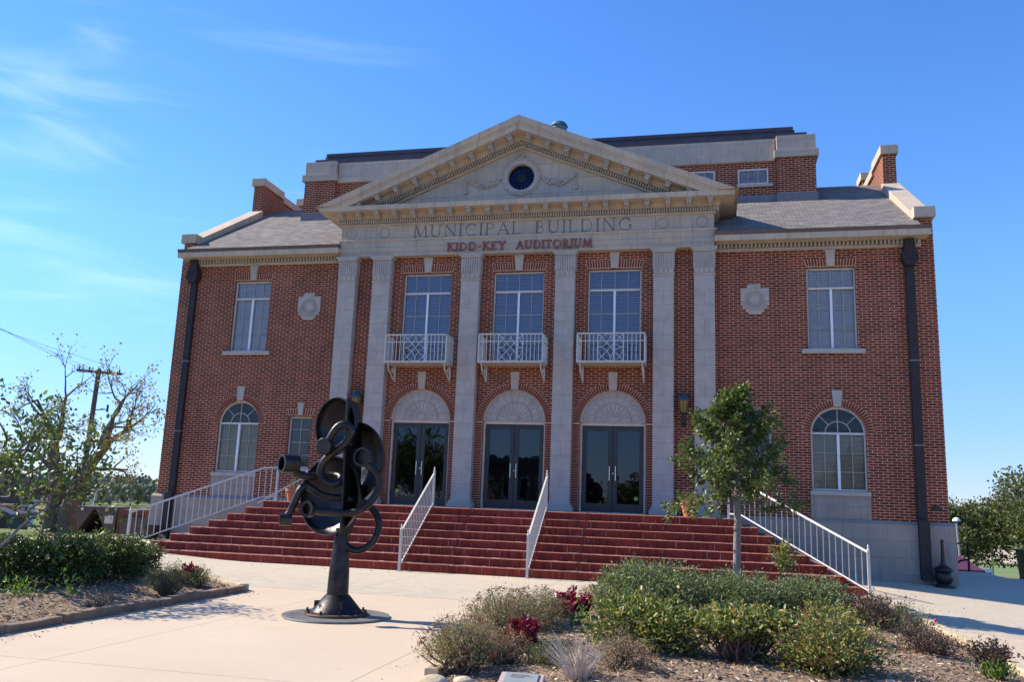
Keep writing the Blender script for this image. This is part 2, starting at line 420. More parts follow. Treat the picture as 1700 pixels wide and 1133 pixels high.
# ------------------------------------------------------------------ mesh helpers
class M:
    def __init__(s): s.v = []; s.f = []
    def add(s, vs, fs):
        o = len(s.v); s.v.extend([tuple(p) for p in vs]); s.f.extend([tuple(i+o for i in f) for f in fs])
        return s
    def box(s, x0, x1, y0, y1, z0, z1):
        return s.add([(x0, y0, z0), (x1, y0, z0), (x1, y1, z0), (x0, y1, z0), (x0, y0, z1), (x1, y0, z1), (x1, y1, z1), (x0, y1, z1)],
                     [(0, 3, 2, 1), (4, 5, 6, 7), (0, 1, 5, 4), (1, 2, 6, 5), (2, 3, 7, 6), (3, 0, 4, 7)])
    def obox(s, c, ax, ay, az, hx, hy, hz):
        c = Vector(c); vs = []
        for k in (-1, 1):
            for (i, j) in ((-1, -1), (1, -1), (1, 1), (-1, 1)):
                vs.append(c + ax*hx*i + ay*hy*j + az*hz*k)
        return s.add(vs, [(0, 3, 2, 1), (4, 5, 6, 7), (0, 1, 5, 4), (1, 2, 6, 5), (2, 3, 7, 6), (3, 0, 4, 7)])
    def prism(s, poly, axis, a, b):
        def P(p, t):
            return {'x': (t, p[0], p[1]), 'y': (p[0], t, p[1]), 'z': (p[0], p[1], t)}[axis]
        n = len(poly); o = len(s.v)
        s.v.extend([P(p, a) for p in poly] + [P(p, b) for p in poly])
        tris = tessellate_polygon([[Vector((p[0], p[1], 0)) for p in poly]])
        for t in tris:
            s.f.append(tuple(o+i for i in t)); s.f.append(tuple(o+n+i for i in reversed(t)))
        for i in range(n):
            j = (i+1) % n; s.f.append((o+i, o+j, o+n+j, o+n+i))
        return s
    def bar(s, a, b, w, d=None):
        a, b = Vector(a), Vector(b); d = d or w
        z = (b-a); L = z.length; z.normalize()
        x = z.cross(Vector((0, 1, 0)))
        if x.length < 0.05: x = z.cross(Vector((1, 0, 0)))
        x.normalize(); y = z.cross(x)
        return s.obox((a+b)/2, x, y, z, w/2, d/2, L/2)
    def tube(s, pts, r, n=8, cap=True):
        pts = [Vector(p) for p in pts]; k = len(pts)
        rs = r if isinstance(r, (list, tuple)) else [r]*k
        t0 = (pts[1]-pts[0]).normalized()
        x = t0.orthogonal().normalized(); o = len(s.v)
        for i, p in enumerate(pts):
            t = (pts[min(i+1, k-1)]-pts[max(i-1, 0)])
            t = t.normalized() if t.length > 1e-9 else t0
            x = (x - t*x.dot(t)); x = x.normalized() if x.length > 1e-6 else t.orthogonal().normalized()
            y = t.cross(x)
            for j in range(n):
                a = 2*PI*j/n; s.v.append(tuple(p + (x*math.cos(a)+y*math.sin(a))*rs[i]))
        for i in range(k-1):
            for j in range(n):
                a = o+i*n+j; b = o+i*n+(j+1) % n
                s.f.append((a, b, b+n, a+n))
        if cap:
            s.f.append(tuple(o+j for j in reversed(range(n)))); s.f.append(tuple(o+(k-1)*n+j for j in range(n)))
        return s
    def lathe(s, prof, c=(0, 0, 0), n=24, axis=None, closed=False, a0=0.0, a1=2*PI):
        c = Vector(c); az = Vector(axis).normalized() if axis is not None else Vector((0, 0, 1))
        ax = az.orthogonal().normalized() if axis is not None else Vector((1, 0, 0)); ay = az.cross(ax)
        full = abs(a1-a0-2*PI) < 1e-6; m_ = n if full else n+1; o = len(s.v)
        for (r, z) in prof:
            for j in range(m_):
                a = a0+(a1-a0)*j/n
                s.v.append(tuple(c + (ax*math.cos(a)+ay*math.sin(a))*r + az*z))
        k = len(prof)
        for i in range(k if closed else k-1):
            i2 = (i+1) % k
            for j in range(n):
                j2 = (j+1) % m_ if full else j+1
                s.f.append((o+i*m_+j, o+i*m_+j2, o+i2*m_+j2, o+i2*m_+j))
        return s
    def ball(s, c, r, n=6, sc=(1, 1, 1)):
        c = Vector(c); k = max(3, n//2+1); o = len(s.v)
        for i in range(1, k):
            th = PI*i/k
            for j in range(n):
                a = 2*PI*j/n
                s.v.append((c.x+r*sc[0]*math.sin(th)*math.cos(a), c.y+r*sc[1]*math.sin(th)*math.sin(a), c.z+r*sc[2]*math.cos(th)))
        t = len(s.v); s.v.append((c.x, c.y, c.z+r*sc[2])); s.v.append((c.x, c.y, c.z-r*sc[2]))
        for i in range(k-2):
            for j in range(n):
                a = o+i*n+j; b = o+i*n+(j+1) % n; s.f.append((a, a+n, b+n, b))
        for j in range(n):
            s.f.append((t, o+j, o+(j+1) % n)); s.f.append((t+1, o+(k-2)*n+(j+1) % n, o+(k-2)*n+j))
        return s
    def build(s, name, mat, parent=None, smooth=False, fix=True, bevel=0.0, loc=None, rot=None):
        me = bpy.data.meshes.new(name)
        me.from_pydata(s.v, [], s.f)
        if fix or bevel:
            bm = bmesh.new(); bm.from_mesh(me)
            if bevel: bmesh.ops.remove_doubles(bm, verts=bm.verts, dist=1e-5)
            bmesh.ops.recalc_face_normals(bm, faces=bm.faces)
            if bevel:
                es = [e for e in bm.edges if e.is_manifold and e.calc_face_angle(0) > 0.5]
                bmesh.ops.bevel(bm, geom=es, offset=bevel, segments=2, affect='EDGES', profile=0.5)
            bm.to_mesh(me); bm.free()
        if smooth:
            me.shade_smooth(); me.set_sharp_from_angle(angle=math.radians(40))
        me.materials.append(MAT[mat] if isinstance(mat, str) else mat)
        o = bpy.data.objects.new(name, me); COL.objects.link(o)
        if parent: o.parent = parent
        if loc is not None: o.location = loc
        if rot is not None: o.rotation_euler = rot
        return o

def tag(o, label=None, cat=None, group=None, kind=None):
    if label: o['label'] = label
    if cat: o['category'] = cat
    if group: o['group'] = group
    if kind: o['kind'] = kind
    return o
def thing(name, label, cat, loc=(0, 0, 0), rz=0.0, group=None):
    o = bpy.data.objects.new(name, None); COL.objects.link(o)
    o.location = loc; o.rotation_euler = (0, 0, rz)
    return tag(o, label, cat, group)
def dup(o, parent=None):
    c = o.copy(); COL.objects.link(c); c.parent = parent
    if parent: c.matrix_parent_inverse = o.matrix_parent_inverse.copy()
    for ch in list(o.children): dup(ch, c)
    return c
def smooth01(t):
    t = max(0.0, min(1.0, t)); return t*t*(3-2*t)

G = -1.452
def gz(x, y):
    z = G + 0.15*smooth01((-x-5.2)/4.0)
    z -= 0.085*min(4.0, max(0.0, x-9.3))*max(0.0, min(1.0, -y/2.0))
    if x < 0: c = 1.2
    elif x < 14: c = 6.5
    else: c = max(3.6, 6.5-(x-14)*5)
    d = max(0.0, y-c)
    z -= min(0.13*d, 2.1)+min(0.03*d, 3.0)
    return z

# ================================================================== GROUND
def sheet(name, xs, ys, mat, dz, kind='structure'):
    v = [(x, y, gz(x, y)+dz) for y in ys for x in xs]; n = len(xs)
    f = [(j*n+i, j*n+i+1, (j+1)*n+i+1, (j+1)*n+i) for j in range(len(ys)-1) for i in range(n-1)]
    k = M(); k.v = v; k.f = f
    return tag(k.build(name, mat, smooth=True, fix=False), kind=kind)
def seq(a, b, st):
    n = int(round((b-a)/st)); return [a+(b-a)*i/n for i in range(n+1)]
sheet('ground', seq(-900, -60, 60)+seq(-56, -20, 4)+seq(-19.5, 19.5, 0.5)+seq(20, 60, 4)+seq(70, 900, 60),
      seq(-300, -40, 26)+seq(-38, -2, 2)+seq(-1.5, 12, 0.5)+seq(13, 60, 2)+seq(70, 900, 40), 'grass', -0.012)
px = [-13.6]+seq(-13.5, 24, 0.5); py = seq(-50, -14, 2)+seq(-13.5, 9, 0.5)
sheet('plaza_pavement', px, py, 'concrete', 0.0)
sheet('side_path', seq(-24, -13.6, 0.8), seq(2.0, 7, 0.5), 'concrete', 0.003)

# ================================================================== BUILDING
B = thing('municipal_building', 'red brick civic building with a limestone pediment, six pilasters and grey shingled wings', 'building')
HW, CW = 11.53, 5.71      # half widths: whole front, central bay
YC, YP = -0.13, -0.38     # centre wall face, pilaster / entablature face

def arc(cx, cz, r, a0, a1, n):
    return [(cx+r*math.cos(a0+(a1-a0)*i/n), cz+r*math.sin(a0+(a1-a0)*i/n)) for i in range(n+1)]
def rect(x0, x1, z0, z1): return [(x0, z0), (x1, z0), (x1, z1), (x0, z1)]
def archhole(cx, hw, z0, zs):
    return [(cx-hw, z0), (cx+hw, z0)] + arc(cx, zs, hw, 0, PI, 20)
def wall_with_holes(name, outer, holes, y, depth, mat='brick'):
    k = M()
    polys = [outer]+holes; flat = [p for q in polys for p in q]
    tris = tessellate_polygon([[Vector((p[0], p[1], 0)) for p in q] for q in polys])
    k.add([(p[0], y, p[1]) for p in flat], [tuple(t) for t in tris])
    # consistent outward (-y) normals
    fixed = []
    for f in k.f:
        a, b, c = (Vector(k.v[i]) for i in f)
        fixed.append(f if (b-a).cross(c-a).y < 0 else tuple(reversed(f)))
    k.f = fixed
    for h in holes:
        n = len(h)
        for i in range(n):
            p, q = h[i], h[(i+1) % n]
            k.add([(p[0], y, p[1]), (q[0], y, q[1]), (q[0], y+depth, q[1]), (p[0], y+depth, p[1])], [(0, 1, 2, 3)])
    return k.build(name, mat, B, fix=False)
WUX, WUW, WU0, WU1 = 8.852, 0.645, 4.643, 6.96
LWX, LWW, LW0, LWS = 8.907, 0.70, 0.81, 2.343
SWX, SWW, SW0, SW1 = 6.806, 0.378, 1.0, 2.574
BX, CWW, CW0, CW1 = 2.866, 0.776, 4.28, 7.034
DW, DS = 0.93, 2.50
for s in (-1, 1):
    xa, xb = sorted((s*(CW-0.02), s*HW))
    wall_with_holes('brick_wall', rect(xa, xb, 0.0, 7.62),
        [rect(s*WUX-WUW, s*WUX+WUW, WU0, WU1), archhole(s*LWX, LWW, LW0, LWS), rect(s*SWX-SWW, s*SWX+SWW, SW0, SW1)], 0.0, 0.25)
wall_with_holes('brick_wall', rect(-CW, CW, -0.02, 7.62),
    [rect(i*BX-CWW, i*BX+CWW, CW0, CW1) for i in (-1, 0, 1)] +
    [[(i*BX-DW, 0.0), (i*BX+DW, 0.0)] + arc(i*BX, DS, DW, 0, PI, 24) for i in (-1, 0, 1)], YC, 0.30)
k = M()
for s in (-1, 1):
    k.add([(s*CW, YC, 0), (s*CW, 0, 0), (s*CW, 0, 7.6), (s*CW, YC, 7.6)], [(0, 1, 2, 3)])
k.build('brick_return', 'brick', B, fix=False)
# side walls with stepped gable parapets, rear walls
for s in (-1, 1):
    a, b = (11.13, HW) if s > 0 else (-HW, -11.13)
    M().prism([(0.004, -3.0), (0.004, 8.31), (0.12, 8.31), (3.95, 10.60), (3.95, 11.84), (5.42, 11.84), (5.42, 11.72), (7.55, 11.72), (7.55, 12.38), (8.3, 12.38), (8.3, 10.3), (10.6, 8.6), (10.6, -6.0), (0.6, -6.0), (0.6, -3.0)], 'x', a, b).build('side_wall', 'brick', B)
M().box(-11.12, 11.12, 10.2, 10.58, -6, 7.9).build('rear_wall', 'brick', B)
M().box(-11.1, 11.1, 0.55, 0.60, 0.3, 7.6).build('interior_darkness', 'dark_room', B)
M().box(-8.9, 8.9, 3.3, 27.5, -6, 12.2).build('auditorium_block', 'brick', B)
# plinth
for s in (-1, 1):
    a, b = (5.6, HW+0.11) if s > 0 else (-HW-0.11, -5.6)
    k = M().prism([(-0.11, -2.3), (-0.11, 0.0), (-0.003, 0.08), (0.3, 0.08), (0.3, -2.3)], 'x', a, b)
    k.build('plinth', 'plinth', B)
    a, b = (HW, HW+0.108) if s > 0 else (-HW-0.108, -HW)
    M().box(a, b, 0.3, 10.5, -6, 0.0).build('plinth', 'plinth', B)
# wing cornices: bed band, dentils, soffit slab, fascia, copper gutter
for s in (-1, 1):
    a, b = (CW+0.01, 11.20) if s > 0 else (-11.20, -CW-0.01)
    e = 11.36
    k = M().box(a, b, -0.08, 0.0, 7.475, 7.55).box(a, b, -0.05, 0.0, 7.55, 7.67).box(a, b, -0.20, 0.0, 7.67, 7.70)
    k.build('cornice', 'stone_plain', B)
    k = M(); n = int((b-a)/0.107)
    for i in range(n):
        x = a+0.03+i*0.107; k.box(x, x+0.058, -0.155, -0.04, 7.555, 7.665)
    tag(k.build('dentil_course', 'stone_plain', B))
    a2, b2 = (CW+0.01, e) if s > 0 else (-e, -CW-0.01)
    M().prism([(-0.55, 7.66), (-0.55, 7.83), (0.0, 7.83), (0.0, 7.70), (-0.50, 7.70), (-0.50, 7.66)], 'x', a2, b2).build('cornice', 'stone_cornice', B)
    M().prism([(-0.56, 7.83), (-0.60, 7.93), (-0.02, 7.93), (-0.02, 7.83)], 'x', a2+0.003, b2+0.01).build('gutter', 'copper', B)
# main wing roof
for a, b in ((-11.14, -CW-.004), (CW+.004, 11.14)):
    M().prism([(-0.56, 7.915), (5.0, 11.20), (10.7, 7.87), (10.7, 7.6), (0.02, 7.6)], 'x', a, b).build('roof', 'shingle', B)
M().prism([(0.1, 8.305), (5.0, 11.20), (10.7, 7.87), (10.7, 7.6), (0.1, 7.6)], 'x', -CW-.004, CW+.004).build('roof', 'shingle', B)
# copings
for s in (-1, 1):
    a, b = (11.05, 11.60) if s > 0 else (-11.60, -11.05)
    k = M()
    k.box(a, b, -0.12, 0.30, 8.30, 8.61)
    k.prism([(0.30, 8.30), (0.30, 8.61), (3.93, 10.83), (3.93, 10.42)], 'x', a, b)
    k.box(a+.003, b+.003, 3.85, 5.46, 11.84, 12.14)
    k.box(a, b, 5.46, 7.50, 11.70, 11.98)
    k.box(a+.003, b+.003, 7.46, 8.36, 12.36, 12.64)
    k.build('parapet_coping', 'stone_cornice', B, bevel=0.012)
# upper block (penthouse) brick, flashing, stone parapet, copper roof
k = M().box(-7.76, 7.76, 3.24, 3.6, 9.6, 11.55)
for s in (-1, 1):
    a, b = (7.75, 8.95) if s > 0 else (-8.95, -7.75)
    k.box(a, b, 3.08, 4.3, 9.6, 11.55)
k.build('upper_brick_wall', 'brick', B)
k = M().box(-7.76, 7.76, 3.20, 3.5, 9.7, 10.36)
for s in (-1, 1):
    a, b = (7.72, 8.99) if s > 0 else (-8.99, -7.72)
    k.box(a, b, 3.04, 3.5, 9.7, 10.34)
k.build('flashing', 'flashing', B)
k = M().box(-7.7, 7.7, 3.14, 3.6, 11.50, 11.72).box(-7.7, 7.7, 3.20, 3.6, 11.72, 12.28)
for s in (-1, 1):
    a, b = (7.66, 9.04) if s > 0 else (-9.04, -7.66)
    k.box(a, b, 2.98, 28, 11.55, 11.80)
    k.box(a+.08, b-.08, 3.06, 28, 11.80, 12.32)
k.build('upper_parapet', 'stone', B, bevel=0.01)
k = M().prism([(3.30, 12.28), (3.36, 12.62), (27, 12.78), (27, 12.2), (3.36, 12.2)], 'x', -8.35, 8.35)
k.box(-8.72, 8.72, 3.3, 27.5, 12.2, 12.50)
k.prism([(3.33, 12.60), (3.33, 12.73), (27, 12.90), (27, 12.6)], 'x', -8.3, 8.3)
k.build('upper_roof', 'dark_copper', B)
k = M().lathe([(0, 0.98), (0.26, 0.96), (0.34, 0.82), (0.30, 0.80), (0.30, 0.0)], (0.16, 5.0, 13.2), 20)
k.build('roof_vent', simple('green_vent_metal', (0.10, 0.17, 0.17), 0.5, 0.3), B, smooth=True)

# entablature
def slab(k, p, z0, z1, y1=1.5, a=CW, yf=YP):
    return k.box(-a-p, a+p, yf-p, y1, z0, z1)
k = M(); slab(k, 0, 7.547, 7.70); slab(k, 0.018, 7.70, 7.84); slab(k, 0.036, 7.84, 8.03); k.build('architrave', 'stone', B)
k = M(); slab(k, 0.07, 8.03, 8.09); k.build('architrave_moulding', 'stone_cornice', B, bevel=0.012)
k = M(); slab(k, 0.0, 8.09, 8.54); k.build('frieze', stone_mat('frieze_limestone', (0.42, 0.37, 0.33), bw=1.05, rh=50, joint=0.5), B)
k = M(); slab(k, 0.05, 8.54, 8.59); slab(k, 0.015, 8.59, 8.73); slab(k, 0.15, 8.73, 8.77); slab(k, 0.18, 8.77, 8.88)
k.build('bed_moulding', 'stone_cornice', B)
k = M(); n = 158
for i in range(n):
    x = -(CW+0.10)+i*(2*(CW+0.10)-0.044)/(n-1)
    k.box(x, x+0.042, YP-0.135, YP-0.01, 8.60, 8.725)
for s in (-1, 1):
    for i in range(22):
        y = YP-0.06+i*0.075
        a, b = sorted((s*(CW+0.01), s*(CW+0.135))); k.box(a, b, y, y+0.042, 8.60, 8.725)
k.build('dentil_course', 'stone_plain', B)
k = M(); slab(k, 0.56, 8.88, 9.03); k.build('cornice', 'stone_cornice', B)
mod = M()
def modil(k, c, ax, az, front=True):
    ay = Vector((0, -1, 0)); c = Vector(c)
    k.obox(c+ay*0.16+az*0.045, ax, ay, az, 0.085, 0.16, 0.02)
    k.obox(c+ay*0.15-az*0.03, ax, ay, az, 0.065, 0.13, 0.052)
    k.obox(c+ay*0.06-az*0.09, ax, ay, az, 0.06, 0.06, 0.03)
    for q in (-0.04, 0, 0.04):
        k.obox(c+ay*0.285+ax*q-az*0.03, ax, ay, az, 0.014, 0.012, 0.04)
for i in range(20):
    mod = M(); modil(mod, (-5.605+i*0.59, YP-0.18, 8.812), Vector((1, 0, 0)), Vector((0, 0, 1)))
    mod.build('modillion', 'stone_plain', B)
# raking cornice
SL, AP = 0.418, 11.68
def chev(k, d0, d1, y0, y1, base=9.03):
    x0 = (AP-d0-base)/SL; x1 = (AP-d1-base)/SL
    return k.prism([(-x0, base), (0, AP-d0), (x0, base), (x1, base), (0, AP-d1), (-x1, base)], 'y', y0, y1)
k = M()
x0 = 6.38
k.prism([(-x0, 9.032), (-x0, AP-SL*x0), (0, AP), (x0, AP-SL*x0), (x0, 9.032), ((AP-.2-9.03)/SL, 9.032), (0, AP-.2), (-(AP-.2-9.03)/SL, 9.032)], 'y', -0.99, 1.5)
chev(k, 0.20, 0.26, -0.965, 0.3); chev(k, 0.26, 0.43, -0.94, 0.3)
k.build('raking_cornice', 'stone_cornice', B)
k = M(); chev(k, 0.43, 0.57, -0.56, 0.2); chev(k, 0.57, 0.61, -0.53, 0.2); chev(k, 0.61, 0.75, -0.38, 0.2); chev(k, 0.75, 0.80, -0.40, 0.2)
k.build('raking_bed_moulding', 'stone_cornice', B)
th = math.atan(SL)
for s in (-1, 1):
    ax = Vector((math.cos(th), 0, -s*math.sin(th))); az = Vector((s*math.sin(th), 0, math.cos(th)))
    for i in range(9):
        x = s*(0.295+0.59*i)
        mod = M(); modil(mod, (x, -0.56, AP-SL*abs(x)-0.52), ax, az); mod.build('modillion', 'stone_plain', B)
k = M()
for s in (-1, 1):
    ax = Vector((math.cos(th), 0, -s*math.sin(th))); az = Vector((s*math.sin(th), 0, math.cos(th)))
    for i in range(64):
        x = s*(0.03+0.0735*i)
        k.obox((x, -0.445, AP-SL*abs(x)-0.68), ax, Vector((0, 1, 0)), az, 0.019, 0.065, 0.055)
k.build('dentil_course', 'stone_plain', B)
# tympanum with round window opening
tx = (AP-0.7-9.03)/SL
hole = arc(0, 9.955, 0.405, 0, 2*PI, 32)[:-1]
wall_with_holes('tympanum', [(-tx, 9.0), (tx, 9.0), (0, AP-0.7)], [hole], -0.30, 0.2, stone_mat('tympanum_limestone', (0.43, 0.38, 0.34), bw=0.86, rh=0.47, joint=0.42))
M().prism([(-6.0, 9.03), (0, 9.03+6.0*SL), (6.0, 9.03)], 'y', 0.31, 3.3).build('gable_roof', 'shingle', B)
rw = M().lathe([(0.40, 0.0), (0.40, 0.05), (0.375, 0.05), (0.375, 0.0)], (0, -0.17, 9.955), 32, axis=(0, -1, 0), closed=True).build('round_window', 'black_iron', B)
k = M()
for i in range(8):
    a = PI*i/8; d = Vector((math.cos(a), 0, math.sin(a)))*0.38
    k.bar(Vector((0, -0.19, 9.955))-d, Vector((0, -0.19, 9.955))+d, 0.016)
k.lathe([(0.12, 0.0), (0.12, 0.02), (0.105, 0.02), (0.105, 0)], (0, -0.185, 9.955), 20, axis=(0, -1, 0), closed=True)
k.build('muntin', 'black_iron', rw)
M().lathe([(0, 0), (0.39, 0)], (0, -0.165, 9.955), 32, axis=(0, -1, 0)).build('pane', glass_mat('round_blue_glass', 0.0, tint=(0.02, 0.03, 0.08), rtint=(0.3, 0.35, 0.8)), rw, fix=False)
M().lathe([(0, 0), (0.42, 0)], (0, -0.11, 9.955), 32, axis=(0, -1, 0)).build('backing', 'dark_room', rw, fix=False)
rn = random.Random(5)
k = M().lathe([(0.41, 0.0), (0.43, 0.06), (0.47, 0.07), (0.60, 0.03), (0.62, 0.0)], (0, -0.30, 9.955), 40, axis=(0, -1, 0))
for i in range(150):
    a = 2*PI*i/150*3+rn.uniform(-.05, .05); r = rn.uniform(0.47, 0.60)
    k.ball((r*math.cos(a), -0.345, 9.955+r*math.sin(a)), rn.uniform(0.020, 0.034), 6)
k.build('wreath', 'stone_plain', B, smooth=True)
for s in (-1, 1):
    k = M()
    for i in range(26):
        t = i/25; x = s*(0.58+t*1.12); z = 9.93-0.27*math.sin(PI*min(1, t*1.02))+0.03*t+0.04*(1-t)
        w = 0.035+0.05*math.sin(PI*t)
        for q in range(5):
            k.ball((x+rn.uniform(-.02, .02), -0.325+rn.uniform(-.015, .0), z+rn.uniform(-w, w)), rn.uniform(0.018, 0.036), 6)
    k.tube([(s*1.70, -.32, 9.93), (s*1.66, -.32, 9.60)], 0.010, 5); k.tube([(s*1.70, -.32, 9.93), (s*1.76, -.32, 9.60)], 0.010, 5)
    k.ball((s*1.70, -.33, 9.98), 0.03, 6)
    for i in range(9): k.ball((s*1.71+rn.uniform(-.07, .07), -.325, 9.55+rn.uniform(-.06, .05)), 0.032, 6)
    for i in range(10): k.ball((s*(0.62+0.02*i), -.325, 9.98-0.03*i+rn.uniform(-.03, .03)), 0.022, 6)
    k.build('garland', 'stone_plain', B, smooth=True)
k = M()
for i in range(34):
    k.ball((rn.gauss(0, .09), -0.325, 10.62+rn.gauss(0, .07)), rn.uniform(0.015, 0.032), 6)
for s in (-1, 1):
    for i in range(8): k.ball((s*(0.10+0.012*i), -0.32, 10.60-0.03*i), 0.02, 6)
k.build('ribbon_bow', 'stone_plain', B, smooth=True)
# frieze rings
for x in (-5.38, -4.27, 4.27, 5.38):
    M().lathe([(0.128, 0.0), (0.132, 0.012), (0.15, 0.012), (0.154, 0.0)], (x, YP-0.002, 8.30), 28, axis=(0, -1, 0)).build('rosette_ring', 'stone_plain', B, smooth=True)
    M().lathe([(0.154, 0.0), (0.166, 0.0)], (x, YP-0.004, 8.30), 28, axis=(0, -1, 0)).build('ring_joint', 'joint', B, fix=False)

# ---------------- lettering
def A_(cx, cz, rx, rz, a0, a1, n=12):
    return [(cx+rx*math.cos(math.radians(a0+(a1-a0)*i/n)), cz+rz*math.sin(math.radians(a0+(a1-a0)*i/n))) for i in range(n+1)]
# each stroke: (weight, polyline, serif_start, serif_end) on a unit-high cell
F = {
 'M': (1.02, [(0, [(.10, 0), (.16, 1)], 1, 0), (1, [(.16, 1), (.51, .05)], 0, 0), (0, [(.51, .05), (.86, 1)], 0, 0), (1, [(.86, 1), (.92, 0)], 0, 1)]),
 'U': (.84, [(1, [(.14, 1), (.14, .32)] + A_(.42, .30, .28, .28, 180, 270, 6), 1, 0), (0, A_(.42, .30, .28, .28, 270, 360, 6)+[(.70, 1)], 0, 1)]),
 'N': (.90, [(0, [(.13, 0), (.13, 1)], 1, 0), (1, [(.13, 1), (.78, .03)], 0, 0), (0, [(.78, 0), (.78, 1)], 0, 1)]),
 'I': (.36, [(1, [(.18, 0), (.18, 1)], 1, 1)]),
 'C': (.86, [(1, A_(.48, .5, .40, .49, 48, 180, 10), 0, 0), (0, A_(.48, .5, .40, .49, 180, 312, 10), 0, 0), (0, [(.75, .70), (.75, .95)], 0, 0)]),
 'P': (.68, [(1, [(.14, 0), (.14, 1)], 1, 0), (0, [(.06, .985), (.36, .985)] + A_(.36, .745, .22, .24, 90, -90, 10)+[(.14, .505)], 0, 0)]),
 'A': (.88, [(0, [(.08, 0), (.44, 1)], 1, 0), (1, [(.44, 1), (.80, 0)], 0, 1), (0, [(.22, .36), (.67, .36)], 0, 0)]),
 'L': (.66, [(1, [(.14, 0), (.14, 1)], 0, 1), (0, [(.06, .015), (.58, .015), (.60, .2)], 0, 0)]),
 'B': (.72, [(1, [(.14, 0), (.14, 1)], 0, 0), (0, [(.06, .985), (.34, .985)] + A_(.34, .76, .18, .225, 90, -90, 8)+[(.14, .535)], 0, 0), (0, [(.34, .535)] + A_(.36, .275, .22, .26, 90, -90, 8)+[(.06, .015)], 0, 0)]),
 'D': (.88, [(1, [(.14, 0), (.14, 1)], 0, 0), (0, [(.06, .985), (.36, .985)] + A_(.36, .5, .42, .485, 90, -90, 14)+[(.06, .015)], 0, 0)]),
 'G': (.90, [(1, A_(.48, .5, .40, .49, 48, 180, 10), 0, 0), (0, A_(.48, .5, .40, .49, 180, 320, 10), 0, 0), (1, [(.79, .42), (.79, .16)], 1, 0), (0, [(.75, .70), (.75, .95)], 0, 0)]),
 'K': (.80, [(1, [(.14, 0), (.14, 1)], 1, 1), (0, [(.14, .42), (.66, 1)], 0, 1), (1, [(.30, .58), (.74, 0)], 0, 1)]),
 'E': (.68, [(1, [(.14, 0), (.14, 1)], 0, 0), (0, [(.06, .985), (.56, .985), (.57, .84)], 0, 0), (0, [(.14, .52), (.46, .52)], 0, 0), (0, [(.06, .015), (.58, .015), (.60, .18)], 0, 0)]),
 'Y': (.80, [(1, [(.08, 1), (.40, .48)], 1, 0), (0, [(.72, 1), (.40, .48)], 1, 0), (1, [(.40, .5), (.40, 0)], 0, 1)]),
 'T': (.72, [(1, [(.36, 0), (.36, .98)], 1, 0), (0, [(.05, .82), (.06, .985), (.66, .985), (.67, .82)], 0, 0)]),
 'O': (.96, [(1, A_(.48, .5, .40, .49, 110, 290, 14), 0, 0), (0, A_(.48, .5, .40, .49, 290, 470, 14), 0, 0)]),
 'R': (.78, [(1, [(.14, 0), (.14, 1)], 1, 0), (0, [(.06, .985), (.34, .985)] + A_(.34, .755, .21, .23, 90, -90, 10)+[(.14, .525)], 0, 0), (1, [(.34, .52), (.72, 0)], 0, 1)]),
 '-': (.50, [(0, [(.08, .45), (.42, .45)], 0, 0)]), ' ': (.62, [])}
def letters(text, x0, x1, z0, h, y, thick, thin, bold, mat, name, depth, nar=.84):
    tot = sum(F[c][0] for c in text); sc = (x1-x0)/tot; x = x0
    for ch in text:
        w, strokes = F[ch]; k = M(); cw = w*sc; kx = cw/w*min(1.0, h/ sc * 1.0) if False else cw/w
        for (wt, pl, s0, s1) in strokes:
            tk = (bold if wt else thin)
            pts = [(x+w*kx*(1-nar)/2+p[0]*kx*nar, z0+p[1]*h) for p in pl]
            for a, b in zip(pts[:-1], pts[1:]):
                d = math.hypot(b[0]-a[0], b[1]-a[1])
                if d < 1e-5: continue
                ux, uz = (b[0]-a[0])/d, (b[1]-a[1])/d
                e = tk*0.18; cx, cz = (a[0]+b[0])/2, (a[1]+b[1])/2
                k.obox((cx, y-depth/2+rn.uniform(0, 0.0006), cz), Vector((ux, 0, uz)), Vector((0, 1, 0)), Vector((-uz, 0, ux)), d/2+e, depth/2, tk/2)
            for fl, p in ((s0, pts[0]), (s1, pts[-1])):
                if fl: k.box(p[0]-tk*1.1-thick, p[0]+tk*1.1+thick, y-depth-0.001, y, p[1]-thin*0.5, p[1]+thin*0.5)
        if k.v: k.build(name, mat, B, fix=False)
        x += cw
letters('MUNICIPAL', -3.37, 0.10, 8.125, 0.37, YP-0.0005, 0.018, 0.018, 0.035, 'cut_letter', 'inscribed_letter', 0.004)
letters('BUILDING', 0.46, 3.42, 8.125, 0.37, YP-0.0005, 0.018, 0.018, 0.035, 'cut_letter', 'inscribed_letter', 0.004)
letters('KIDD-KEY', -2.22, -0.36, 7.640, 0.245, YP-0.037, 0.012, 0.024, 0.040, 'red_letter', 'raised_letter', 0.035)
letters('AUDITORIUM', -0.07, 2.24, 7.640, 0.245, YP-0.037, 0.012, 0.024, 0.040, 'red_letter', 'raised_letter', 0.035)

